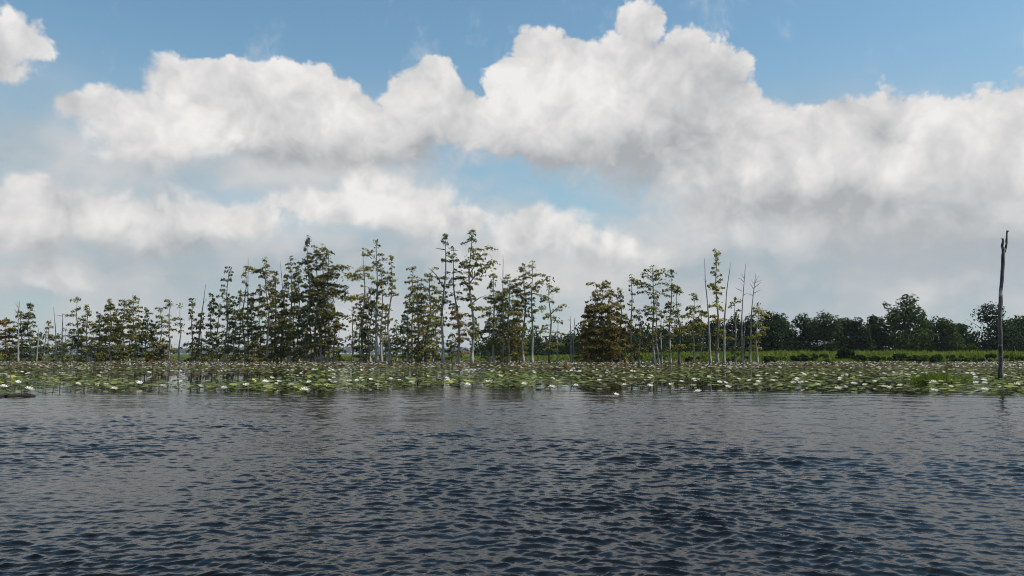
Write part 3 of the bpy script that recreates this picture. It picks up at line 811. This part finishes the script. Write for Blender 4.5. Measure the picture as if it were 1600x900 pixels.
# ------------------------------------------------------------------ broadleaf wood behind
def broadleaf(x, ytop, hw, Y, label, mat='dec_a', ybase=None, lobes=None, nleaf=4000, size=0.50):
    top = at_dist(x, ytop, Y)
    zg = float(zground(np.array(top[0]), np.array(Y)))
    B = np.array([top[0], Y, zg]); H = top[2] - zg; W_ = 1.25 * hw * Y / FPX
    root = empty('broadleaf_tree', B, label, 'tree', 'broadleaf trees of the wood behind the marsh')
    tb, cb = MB(), MB()
    Q = np.array([[0, 0, -0.3], [0.1, 0, H * .2], [0.0, 0.1, H * .45], [0.1, 0, H * .8]])
    tube(tb, Q, [0.30, 0.22, 0.16, 0.05], 7)
    for k in range(6):
        a = rng.uniform(0, 6.28); h0 = rng.uniform(.2, .5) * H
        e = np.array([math.cos(a) * W_ * .7, math.sin(a) * W_ * .7, h0 + H * .3])
        s0 = np.array([0.05, 0.05, h0])
        tube(tb, [s0, (s0 + e) / 2 + np.array([0, 0, .3]), e], [.10, .07, .02], 4)
    L_ = []
    nl = 22
    for k in range(nl):
        hh = rng.uniform(0.04, 0.86)
        wr_ = math.sin(math.pi * min(1, 0.30 + 0.64 * hh)) ** 0.7
        a = rng.uniform(0, 6.28); rr = rng.uniform(0.25, 0.75) * W_ * wr_
        L_.append((math.cos(a) * rr, math.sin(a) * rr, hh * H, rng.uniform(.26, .42) * W_))
    L_.append((0, 0, H - .22 * W_, .26 * W_))
    if lobes:
        for (lx, ly, lr) in lobes:
            p = at_dist(lx, ly, Y) - B
            L_.append((p[0], p[1], p[2], lr * Y / FPX))
            if p[2] > H * .6:
                s0 = np.array([0, 0, H * .45])
                tube(tb, [s0, (s0 + p) / 2 + np.array([0.1, 0, .2]), p], [.09, .06, .02], 4)
    L_ = np.array(L_)
    pw_ = L_[:, 3] ** 2
    idx = rng.choice(len(L_), size=nleaf, p=pw_ / pw_.sum())
    g = rng.normal(size=(nleaf, 3)); g /= np.linalg.norm(g, axis=1)[:, None]
    rad = L_[idx, 3] * rng.uniform(0.72, 1.12, nleaf)
    C = L_[idx, :3] + g * rad[:, None] * np.array([1, 1, .82])
    ok = C[:, 2] > 0.2
    leaves(cb, C[ok], size, mi=0, nrm=(g * 0.8 + np.array([0, 0, .6]))[ok], jit=0.4, aspect=1.6)
    tb.build('trunk', M['bark_d'], root, smooth=True)
    cb.build('crown', M[mat], root)

WOOD = [(1196, 484, 26, 205, 'rounded dark broadleaf tree at the start of the wood beside the last cypress', 'dec_a'),
        (1222, 489, 24, 215, 'broadleaf tree with flat top next to the rounded one at the wood start', 'dec_b'),
        (1255, 488, 26, 210, 'middling dark broadleaf tree behind the marsh grass', 'dec_a'),
        (1286, 484, 28, 200, 'broad green domed tree rising a little above its neighbours in the wood', 'dec_b'),
        (1322, 496, 22, 214, 'low dark broadleaf tree in the dip of the wood', 'dec_a'),
        (1340, 494, 22, 196, 'dark broadleaf tree above the big black green shrub', 'dec_a'),
        (1362, 492, 22, 202, 'dark broadleaf tree beside the one with two separate leafy heads', 'dec_a'),
        (1450, 499, 22, 205, 'low broadleaf tree on the shoulder of the two headed tree', 'dec_a'),
        (1473, 496, 28, 198, 'rounded mid green tree between the two headed tree and the big dark one', 'dec_b'),
        (1503, 505, 24, 208, 'low tree in the gap before the big dark one', 'dec_b'),
        (1542, 474, 38, 200, 'biggest dark broadleaf tree, behind the tall lone dead trunk', 'dec_a'),
        (1592, 491, 28, 205, 'mid green broadleaf tree beyond the biggest dark one', 'dec_b'),
        (1630, 486, 30, 205, 'dark broadleaf tree at the far end of the wood', 'dec_a'),
        (1172, 492, 22, 212, 'dark broadleaf tree behind the fan branched dead tree', 'dec_a'),
        (1146, 494, 22, 214, 'dark broadleaf tree behind the leaning bare pole', 'dec_a'),
        (1118, 498, 24, 216, 'dark broadleaf tree behind the tall narrow yellowish cypress', 'dec_a'),
        (1088, 497, 24, 218, 'dark broadleaf tree behind the spreading yellow green cypress', 'dec_a'),
        (1060, 504, 22, 222, 'dark broadleaf tree behind the cypress with brown flared foot', 'dec_a'),
        (1034, 510, 22, 226, 'dark broadleaf tree behind the twin trunked cypress', 'dec_a'),
        (1006, 513, 22, 230, 'dark broadleaf tree behind the narrow column cypress', 'dec_a'),
        (978, 515, 22, 232, 'dark broadleaf tree behind the olive pointed cypress', 'dec_a'),
        (948, 516, 22, 234, 'dark broadleaf tree behind the broadest rusty cypress', 'dec_a'),
        (918, 517, 22, 236, 'dark broadleaf tree behind the edge of the rusty grove', 'dec_a'),
        (888, 520, 22, 238, 'dark broadleaf tree behind the two close grey dead stems', 'dec_a'),
        (858, 524, 20, 242, 'dark broadleaf tree behind the lone tiered cypress', 'dec_a'),
        (832, 528, 18, 246, 'dark broadleaf tree behind the pale trunked cypress pair', 'dec_a'),
        (806, 529, 18, 248, 'dark broadleaf tree behind the olive clump', 'dec_a'),
        (780, 531, 18, 250, 'last dark broadleaf tree of the wood, behind the layered cypress', 'dec_a')]
for x, yt, hw, Y, lab, mt in WOOD:
    broadleaf(x, yt, hw, Y, lab, mt, nleaf=4000 if x > 1180 else 2400)
broadleaf(1412, 484, 36, 196, 'broadleaf tree with two separate leafy heads sticking up above the wood', 'dec_b',
          lobes=[(1412, 488, 16), (1400, 494, 14), (1430, 491, 14), (1417, 470, 11), (1425, 466, 9), (1409, 472, 8), (1420, 478, 12), (1428, 482, 11), (1406, 483, 10), (1414, 463, 5), (1386, 478, 6), (1392, 484, 6), (1396, 491, 7), (1382, 475, 4)], nleaf=6000)
# lower edge of the wood, a tangle nobody could count
mb = MB()
N = 26000
cx = rng.uniform(-12, 140, N); cy = 200 + rng.uniform(0, 22, N) + np.clip((30 - cx) * 0.6, 0, 45)
cz = zground(cx, cy) + rng.beta(1.0, 1.5, N) * (7.2 + 1.4 * np.sin(cx * 0.4) + 0.9 * np.sin(cx * 1.1 + 1))
leaves(mb, np.stack([cx, cy, cz], 1), 0.55, up=0.5, aspect=1.5)
tag(mb.build('undergrowth', M['dec_a']), 'dark tangled undergrowth along the foot of the broadleaf wood', 'undergrowth', kind='stuff')

# far wood across the flats, fading into the haze
mb = MB()
N = 26000
cx = rng.uniform(-4000, 3000, N); cy = 4200 + rng.uniform(0, 160, N)
top = 34 + 6 * np.sin(cx * 0.005) + 4 * np.sin(cx * 0.017 + 2) + 3 * np.sin(cx * 0.06)
cz = top * rng.beta(1.4, 1.0, N)
leaves(mb, np.stack([cx, cy, cz], 1), 10.0, up=0.3, aspect=1.3)
tag(mb.build('far_treeline', M['far']), 'hazy blue grey line of far trees seen through the gaps', 'treeline', kind='stuff')

# ------------------------------------------------------------------ marsh bank: grass and shrubs
mb = MB()
N = 64000
bx = np.where(rng.random(N) < 0.72, rng.uniform(5, 95, N), rng.uniform(-130, 20, N))
bd = rng.beta(0.9, 1.6, N) * 46
by = shore(bx) + 0.3 + bd
hgt = (0.55 + 0.55 / (1 + np.exp(-(bx - 12) / 8))) * rng.uniform(0.5, 1.25, N) * (0.85 + 0.22 * np.sin(bx * 0.6) * np.sin(bd * 0.5 + bx * 0.2) + 0.2 * np.sin(bx * 0.23 + 1) * np.sin(bx * 1.7)) * np.clip(0.35 + bd / 7, 0, 1)
bz = zground(bx, by) - 0.05
P0 = np.stack([bx, by, bz], 1)
lean = rng.normal(size=(N, 2)) * 0.28
wdt = rng.uniform(0.06, 0.13, N)
aa = rng.uniform(0, math.pi, N)
off = np.stack([np.cos(aa) * wdt, np.sin(aa) * wdt, 0 * aa], 1)
tipp = P0 + np.stack([lean[:, 0] * hgt, lean[:, 1] * hgt, hgt], 1)
midp = P0 + np.stack([lean[:, 0] * hgt * .3, lean[:, 1] * hgt * .3, hgt * .6], 1)
V = np.stack([P0 - off, P0 + off, midp + off * .8, tipp, midp - off * .8], 1)
mb.add(V.reshape(-1, 3), np.arange(N * 5).reshape(-1, 5))
tag(mb.build('marsh_grass', M['grass']), 'bright green tall marsh grass covering the bank', 'grass', kind='stuff')

def shrub(x, y0, hpx, wpx, label, mat, group, back=0.0, n=900):
    Y = float(shore(np.array((x - 800) / FPX * 112))) + back
    c = at_dist(x, 553, Y); W_ = wpx * Y / FPX; H = hpx * Y / FPX
    zg = max(-0.05, float(zground(np.array(c[0]), np.array(Y))))
    root = empty('shrub', (c[0], Y, zg), label, 'shrub', group)
    cb, sb = MB(), MB()
    K_ = max(6, int(W_ / 0.22))
    lob = [(rng.uniform(-.75, .75) * W_, rng.uniform(-.4, .4), rng.uniform(.10, .70) * H, rng.uniform(.22, .5) * H) for _ in range(K_)]
    lob = np.array(lob)
    idx = rng.integers(0, K_, n)
    g = rng.normal(size=(n, 3)); g /= np.linalg.norm(g, axis=1)[:, None]
    C = lob[idx, :3] + g * (lob[idx, 3] * rng.uniform(.6, 1.15, n))[:, None]
    C[:, 2] = np.maximum(C[:, 2], 0.02)
    leaves(cb, C, 0.26, nrm=g * .8 + np.array([0, 0, .5]), jit=.5, aspect=1.5)
    for k in range(5):
        e = lob[k % K_, :3]
        tube(sb, [(e[0] * .4, 0, -0.2), (e[0] * .7, e[1] * .5, e[2] * .5), tuple(e)], [.04, .03, .01], 4)
    cb.build('crown', M[mat], root); sb.build('stem', M['branch'], root)

shrub(1326, 566, 18, 20, 'largest black green shrub standing out of the marsh grass', 'shrub_d', None, 2.0, 1500)
shrub(1352, 566, 11, 16, 'low dark shrub leaning out beside the largest one', 'shrub_d', None, 1.0, 1000)
shrub(1516, 558, 24, 14, 'yellowish green bush on top of the bank below the biggest dark tree', 'shrub', None, 22.0, 900)
sx = 1200
while sx < 1625:
    if not 1300 < sx < 1365:
        dk = rng.random() < 0.45
        shrub(sx, 566, rng.uniform(5, 11), rng.uniform(12, 26),
              'low dark leafy shrub along the water edge of the bank' if dk else 'low fresh green leafy shrub along the water edge of the bank',
              'shrub_d' if dk else 'shrub', 'dark shrubs along the bank' if dk else 'green shrubs along the bank', rng.uniform(-0.6, 2.4), 800)
    sx += rng.uniform(10, 24)
for sx in (905, 960, 1000, 1040, 1075, 1100, 1140, 1170):
    shrub(sx + rng.uniform(-6, 6), 566, rng.uniform(6, 9), rng.uniform(8, 13), 'low leafy shrub on the bank behind the cypress trunks', 'shrub', 'shrubs behind the cypress trunks', rng.uniform(0, 2), 450)
# ------------------------------------------------------------------ the lily bed
def pad_shape(n, notch=True, curl=0.0, fold=0.0):
    """round floating leaf with a notch; unit radius"""
    a = np.linspace(0.16, 2 * math.pi - 0.16, n) if notch else np.arange(n) * 2 * math.pi / n
    r = 1 + 0.04 * np.sin(a * 3 + 1)
    V = np.stack([np.cos(a) * r, np.sin(a) * r, curl * (0.4 + 0.6 * np.sin(a * 2 + 0.6) ** 2) + fold * np.abs(np.sin(a)) ** 1.5], 1)
    return V

def noise2(x, y, s, seed):
    """cheap smooth 2-D noise from rotated sines"""
    g = np.random.default_rng(seed)
    v = 0
    for k in range(7):
        th = g.uniform(0, 6.28); f = s * g.uniform(0.6, 1.7)
        v = v + np.sin(f * (x * math.cos(th) + y * math.sin(th)) + g.uniform(0, 6.28))
    return v / 7 ** 0.5

def to_px(x, y, z=0.0):
    c, s = math.cos(PITCH), math.sin(PITCH)
    dz = z - CAM_H
    f = c * y + s * dz; up = -s * y + c * dz
    return 800 + FPX * x / f, 450 - FPX * up / f

def bed_keep(x, y):
    """where pads grow: past the bed's edge, thinner around a few open leads of water"""
    d = y - bed_edge(x, y) + 1.1 * noise2(x, y, 1.1, 3) + 0.8 * noise2(x, y, 0.35, 4)
    dens = np.clip(d / 1.6, 0.0, 1) + 0.05 * (d > -1.5) * (d < 0)
    px, py = to_px(x, y)
    n = noise2(x, y, 0.5, 5)
    dens *= np.clip(0.80 + 0.50 * n, 0.16, 1)
    def lead(cx, cy, rx, ry, k):
        return k * np.exp(-((px - cx) / rx) ** 2 - ((py - cy) / ry) ** 2)
    gap = lead(315, 592, 95, 6.5, 1.3) + lead(105, 599, 30, 4, .8) + lead(470, 596, 60, 4, .7) + lead(230, 591, 40, 4, .6) + lead(60, 611, 40, 3, .6) + lead(1390, 604, 70, 3, .4) + lead(20, 609, 40, 3, .6)
    return np.clip(dens - gap, 0, 1)

# positions: even cover in the near bed, coarser where pads become too small to tell apart
def scatter(y0, y1, per_m2, halfang=0.72):
    A = halfang * (y1 ** 2 - y0 ** 2)
    N = int(A * per_m2)
    y = np.sqrt(rng.uniform(y0 ** 2, y1 ** 2, N)); x = rng.uniform(-halfang, halfang, N) * y
    k = rng.random(N) < bed_keep(x, y)
    return x[k], y[k]

parts_ = [scatter(20.5, 32, 17), scatter(32, 48, 13), scatter(48, 75, 7), scatter(75, 109, 4.0), scatter(109, 174, 0.9)]
px_ = np.concatenate([p[0] for p in parts_]); py_ = np.concatenate([p[1] for p in parts_])
ok = py_ < shore(px_) - 0.3
px_, py_ = px_[ok], py_[ok]
NP = len(px_)
sz = np.clip(rng.normal(0.100, 0.028, NP), 0.05, 0.17) * np.where(py_ > 48, 1.25, 1.0) * np.where(py_ > 75, 1.3, 1.0) * np.where(py_ > 109, 1.7, 1.0)
lift = np.abs(rng.normal(0, 0.018, NP)) + 0.010 + np.where(rng.random(NP) < 0.6, rng.uniform(0.03, 0.15, NP), 0) * (py_ > bed_edge(px_, py_) + 1.0)
tilt = np.where(lift > 0.05, rng.normal(0, 0.16, NP), rng.normal(0, 0.035, NP))
red = noise2(px_, py_, 0.16, 9) * 0.55 + (py_ - 37) / 22 + rng.normal(0, 0.5, NP)
yel = rng.random(NP) < 0.025
kind = np.where(yel, 1, np.where((red > 1.1) & (rng.random(NP) < 0.5), 2, np.where((red > 0.35) & (rng.random(NP) < 0.75), 3, 0)))      # green, yellow, red brown, olive
order = np.argsort(py_ - 40 * (rng.random(NP) < 0.02))                        # the nearest show largest
own = order[:290]
rest = np.setdiff1d(np.arange(NP), own)
yaw = rng.uniform(0, 6.28, NP); tdir = rng.uniform(0, 6.28, NP)

mb = MB()
S = pad_shape(7, True, 0.06)
S = np.concatenate([S, [[0.12, 0, 0]]])
for kk in range(4):
    ii = rest[kind[rest] == kk]
    if len(ii) == 0:
        continue
    c, s = np.cos(yaw[ii])[:, None], np.sin(yaw[ii])[:, None]
    X = (S[None, :, 0] * c - S[None, :, 1] * s) * sz[ii][:, None]
    Y = (S[None, :, 0] * s + S[None, :, 1] * c) * sz[ii][:, None]
    Z = S[None, :, 2] * sz[ii][:, None] + (X * np.cos(tdir[ii])[:, None] + Y * np.sin(tdir[ii])[:, None]) * np.tan(tilt[ii])[:, None] + lift[ii][:, None]
    V = np.stack([X + px_[ii][:, None], Y + py_[ii][:, None], np.maximum(Z, 0.006)], -1)
    mb.add(V.reshape(-1, 3), np.arange(len(ii) * 8).reshape(-1, 8), kk)
PADM = [M['pad_g'], M['pad_y'], M['pad_r'], M['pad_o']]
tag(mb.build('lily_pads', PADM), 'mat of green and reddish brown lily pads reaching back to the cypresses', 'lily pads', kind='stuff')

# the nearest pads, each its own
def pad_mesh(name, curl, fold, mat):
    b = MB()
    A = pad_shape(17, True, 0.0)
    ri = A * np.array([0.62, 0.62, 0]); ro = A.copy(); ro[:, 2] = pad_shape(17, True, curl, fold)[:, 2]
    ri[:, 2] = fold * np.abs(np.sin(np.linspace(0.16, 6.12, 17))) ** 1.5 * 0.45
    n = 17
    q = np.arange(n - 1)
    b.add(np.concatenate([ri, ro]), np.stack([q, n + q, n + q + 1, q + 1], 1))
    b.add(np.concatenate([[[0.08, 0, 0]], ri]), np.stack([0 * q, q + 1, q + 2], 1))
    return b.mesh(name, mat, smooth=True)
PM = {0: [pad_mesh('flat_pad', 0.03, 0, M['pad_g']), pad_mesh('curled_pad', 0.22, 0, M['pad_g'])], 1: [pad_mesh('yellow_pad', 0.05, 0, M['pad_y'])],
      2: [pad_mesh('red_pad', 0.12, 0, M['pad_r'])], 3: [pad_mesh('olive_pad', 0.08, 0, M['pad_o'])]}
PL = {(0, 0): ('flat green lily pad floating along the open water edge of the lily bed', 'flat green pads at the bed edge'),
      (0, 1): ('green lily pad with curled up rim along the open water edge of the lily bed', 'curled green pads at the bed edge'),
      (1, 0): ('yellowing lily pad near the open water edge of the lily bed', 'yellowing pads at the bed edge'),
      (2, 0): ('reddish brown lily pad near the open water edge of the lily bed', 'reddish pads at the bed edge'),
      (3, 0): ('dull olive lily pad near the open water edge of the lily bed', 'olive pads at the bed edge')}
for q in own:
    k = int(kind[q]); v = int(rng.random() < 0.4) if k == 0 else 0
    o = bpy.data.objects.new('lily_pad', PM[k][v])
    COL.objects.link(o)
    o.location = (px_[q], py_[q], max(lift[q], 0.012) if abs(tilt[q]) < 0.1 else 0.02 + abs(tilt[q]) * sz[q])
    o.scale = (sz[q] * 1.15,) * 3
    o.rotation_euler = (tilt[q] * math.cos(tdir[q]), tilt[q] * math.sin(tdir[q]), yaw[q])
    tag(o, PL[(k, v)][0], 'lily pad', PL[(k, v)][1])
fold_me = pad_mesh('folded_pad', 0.0, 0.75, M['pad_y'])
for (x, y, lab, sc_) in ((24, 592, 'pale yellow green lily pad folded upright among the flat pads beside three white blossoms', .19), (400, 598, 'folded yellow green lily pad standing up by the open lead of water', .17)):
    g = ground(x, y)
    o = bpy.data.objects.new('folded_lily_pad', fold_me); COL.objects.link(o)
    o.location = (g[0], g[1], 0.03); o.scale = (sc_,) * 3; o.rotation_euler = (0.2, 0, 1.4)
    tag(o, lab, 'lily pad')

# ------------------------------------------------------------------ blossoms
def flower_meshes(openness, name):
    """petals in three whorls and a yellow heart, unit radius about 1"""
    b = MB()
    for w, (n, r, el0, off) in enumerate(((7, 1.0, 0.18, 0), (7, 0.86, 0.55, 0.45), (6, 0.62, 0.95, 0.2))):
        for k in range(n):
            a = off + k * 2 * math.pi / n
            e = el0 + (1 - openness) * (1.25 - el0)
            d = np.array([math.cos(a) * math.cos(e), math.sin(a) * math.cos(e), math.sin(e)])
            s_ = np.array([-math.sin(a), math.cos(a), 0])
            up = np.cross(d, s_) * -1
            P = [d * 0.10 * r, d * 0.50 * r + s_ * 0.20 * r - up * 0.06, d * r + np.array([0, 0, .10]), d * 0.50 * r - s_ * 0.20 * r - up * 0.06]
            m_ = d * 0.52 * r - up * -0.05
            V = np.array(P + [m_])
            V[:, 2] += 0.05
            b.add(V, np.array([[0, 1, 4], [1, 2, 4], [2, 3, 4], [3, 0, 4]]))
    c = MB()
    a = np.arange(8) * 2 * math.pi / 8
    ring = lambda r, z: np.stack([np.cos(a) * r, np.sin(a) * r, 0 * a + z], 1)
    V = np.concatenate([ring(.16, .10), ring(.26, .34), ring(.12, .42)])
    j = np.arange(8); j2 = (j + 1) % 8
    c.add(V, np.concatenate([np.stack([j, j2, 8 + j2, 8 + j], 1), np.stack([8 + j, 8 + j2, 16 + j2, 16 + j], 1)]))
    c.F.append((np.array([[16 + q for q in range(8)]]), 0))
    return b.mesh(name + '_petals', M['petal']), c.mesh(name + '_heart', M['stamen'])
FM = [flower_meshes(1.0, 'open'), flower_meshes(0.72, 'cupped'), flower_meshes(0.35, 'half_closed')]
FL = [('wide open white water lily blossom with yellow heart among the pads', 'open white blossoms'),
      ('cupped white water lily blossom resting among the pads', 'cupped white blossoms'),
      ('half closed white water lily bud among the pads', 'half closed white blossoms')]
KEY = [(45, 613), (122, 603), (166, 603), (178, 611), (13, 592), (9, 587), (70, 586), (99, 586), (28, 602), (6, 608), (155, 589), (233, 583), (266, 603), (284, 602), (254, 608), (218, 602),
       (313, 608), (415, 600), (436, 600), (455, 605), (476, 614), (510, 608), (425, 593), (565, 592), (625, 597), (644, 600), (590, 604), (700, 596), (733, 582), (731, 603), (760, 599), (767, 602),
       (783, 591), (834, 581), (836, 586), (893, 580), (864, 595), (863, 609), (900, 605), (937, 598), (976, 604), (1016, 605), (1065, 598), (1085, 594), (1108, 592), (1091, 615), (1138, 609),
       (1172, 597), (1208, 597), (1185, 590), (1335, 603), (1459, 600), (1461, 615), (1526, 601), (1525, 592), (1540, 614), (1538, 597), (1590, 605), (1418, 589), (1345, 589), (1512, 585), (1520, 585),
       (1583, 585), (1240, 602), (1280, 605), (1275, 590), (1125, 601), (1050, 608), (820, 604), (545, 600), (350, 611), (385, 606), (1390, 611), (1310, 612), (1565, 609)]
def put_flower(x, y, z, r, k, label, group=None, heart=True):
    pet, hrt = FM[k]
    o = bpy.data.objects.new('water_lily_blossom', pet); COL.objects.link(o)
    o.location = (x, y, z); o.scale = (r,) * 3
    o.rotation_euler = (rng.normal(0.12, 0.12), rng.normal(0, 0.14), rng.uniform(0, 6.28))
    tag(o, label, 'blossom', group)
    if heart:
        h = bpy.data.objects.new('yellow_heart', hrt); COL.objects.link(h); h.parent = o
nfl = 0
g = ground(963, 621)
put_flower(g[0], g[1], 0.05, 0.105, 1, 'white blossom floating alone in open water in front of the lily bed')
for (x, y) in KEY:
    g = ground(x, y + 2.5)
    k = int(rng.choice(3, p=[.45, .4, .15]))
    put_flower(g[0], g[1], rng.uniform(0.08, 0.13), rng.uniform(0.13, 0.17), k, *FL[k]); nfl += 1
x, y = scatter(23, 58, 0.9)
x2, y2 = scatter(58, 112, 0.6)
x = np.concatenate([x, x2]); y = np.concatenate([y, y2])
ok = (y < shore(x) - 0.5)
cl = noise2(x, y, 0.5, 31)
ok &= rng.random(len(x)) < np.clip(0.10 + 0.42 * cl + (y > 60) * 0.45 + (y > 80) * 0.25, 0.02, 1)
x, y = x[ok], y[ok]
o_ = np.argsort(y)
x, y = x[o_], y[o_]
for q in range(min(222, len(x))):
    k = int(rng.choice(3, p=[.45, .4, .15]))
    put_flower(x[q], y[q], rng.uniform(0.08, 0.16), rng.uniform(0.09, 0.14), k, *FL[k], heart=y[q] < 40)
b = MB()
for k, (x0, y0) in enumerate(zip(x[222:], y[222:])):
    n = 7
    a = np.arange(n) * 2 * math.pi / n + rng.uniform(0, 6)
    r = rng.uniform(0.10, 0.15)
    e = rng.uniform(0.35, 0.9)
    z0 = rng.uniform(0.06, 0.18)
    d = np.stack([np.cos(a) * math.cos(e), np.sin(a) * math.cos(e), 0 * a + math.sin(e)], 1) * r
    s_ = np.stack([-np.sin(a), np.cos(a), 0 * a], 1) * r * 0.34
    C = np.array([x0, y0, z0])
    V = np.stack([np.repeat(C[None], n, 0), C + d * .55 + s_, C + d, C + d * .55 - s_], 1)
    b.add(V.reshape(-1, 3), np.arange(n * 4).reshape(-1, 4))
tag(b.build('far_blossoms', M['petal']), 'countless small white blossoms dotted over the back of the lily bed', 'blossoms', kind='stuff')

# ------------------------------------------------------------------ grassy tufts and the sodden log
def grass_tuft(x, y, wpx, hpx, label, n, mat='grass', name='grass_tuft'):
    g = ground(x, y); Y = g[1]
    W_, H = wpx * Y / FPX, hpx * Y / FPX
    b = MB()
    bx = np.clip(rng.normal(0, .45, n), -1, 1) * W_; by = rng.normal(0, .6, n) * W_ * .6
    h = H * rng.uniform(.45, 1.1, n) * np.exp(-(bx / W_) ** 2)
    ln = rng.normal(size=(n, 2)) * .35
    a = rng.uniform(0, 3.14, n); w = rng.uniform(.012, .026, n)
    P0 = np.stack([bx, by, 0 * bx - .02], 1); of = np.stack([np.cos(a) * w, np.sin(a) * w, 0 * a], 1)
    md = P0 + np.stack([ln[:, 0] * h * .3, ln[:, 1] * h * .3, h * .6], 1); tp = P0 + np.stack([ln[:, 0] * h, ln[:, 1] * h, h], 1)
    V = np.stack([P0 - of, P0 + of, md + of * .8, tp, md - of * .8], 1)
    b.add(V.reshape(-1, 3), np.arange(n * 5).reshape(-1, 5))
    return tag(b.build(name, M[mat], loc=(g[0], g[1], 0)), label, 'grass tuft')
grass_tuft(1462, 598, 34, 17, 'bright green grassy tuft in the lily bed near the lone dead trunk', 1300)
grass_tuft(1508, 595, 9, 9, 'small green grass tuft between the big tuft and the lone dead trunk', 220)
grass_tuft(1432, 582, 12, 7, 'thin yellow green tuft behind the big grassy tuft', 200)
grass_tuft(500, 582, 16, 7, 'low green weedy tuft in the lilies in front of the dense grove', 260)

b = MB()
q = np.linspace(0, 1, 22)
P = np.stack([-15.6 + 2.1 * q, 22.6 + 0.5 * q, 0.015 - 0.05 * q + 0.02 * np.sin(q * 17)], 1)
r = (0.13 - 0.06 * q) * rng.uniform(0.85, 1.2, 22); r[0] *= .6; r[-1] *= .4
tube(b, P, r, 9, 0, 1 + 0.12 * rng.normal(size=(22, 9)))
lg = tag(b.build('floating_log', M['log'], smooth=True), 'dark sodden log lying half sunk at the edge of the lily pads', 'log')
for (k, dx, dz) in ((5, .12, .16), (12, .25, .08)):
    b = MB(); tube(b, [P[k], P[k] + np.array([dx * .5, -.05, dz * .7]), P[k] + np.array([dx, -.08, dz])], [.035, .028, .012], 5)
    b.build('branch_stub', M['log'], lg)
# ------------------------------------------------------------------ summer haze in the air
m, n, out = new_mat('summer_haze')
pv = n.node('ShaderNodeVolumePrincipled')
pv.inputs['Color'].default_value = (0.86, 0.93, 1.0, 1)
pv.inputs['Density'].default_value = 0.00007
pv.inputs['Anisotropy'].default_value = 0.2
m.node_tree.links.new(pv.outputs[0], out.inputs['Volume'])
b = MB()
x0, x1, y0, y1, z0, z1 = -6500, 6500, -1000, 9500, -2.0, 60.0
b.add([(x0, y0, z0), (x1, y0, z0), (x1, y1, z0), (x0, y1, z0), (x0, y0, z1), (x1, y0, z1), (x1, y1, z1), (x0, y1, z1)],
      [(0, 3, 2, 1), (4, 5, 6, 7), (0, 1, 5, 4), (1, 2, 6, 5), (2, 3, 7, 6), (3, 0, 4, 7)])
tag(b.build('haze', m), 'thin pale summer haze in the air', 'haze', kind='stuff')
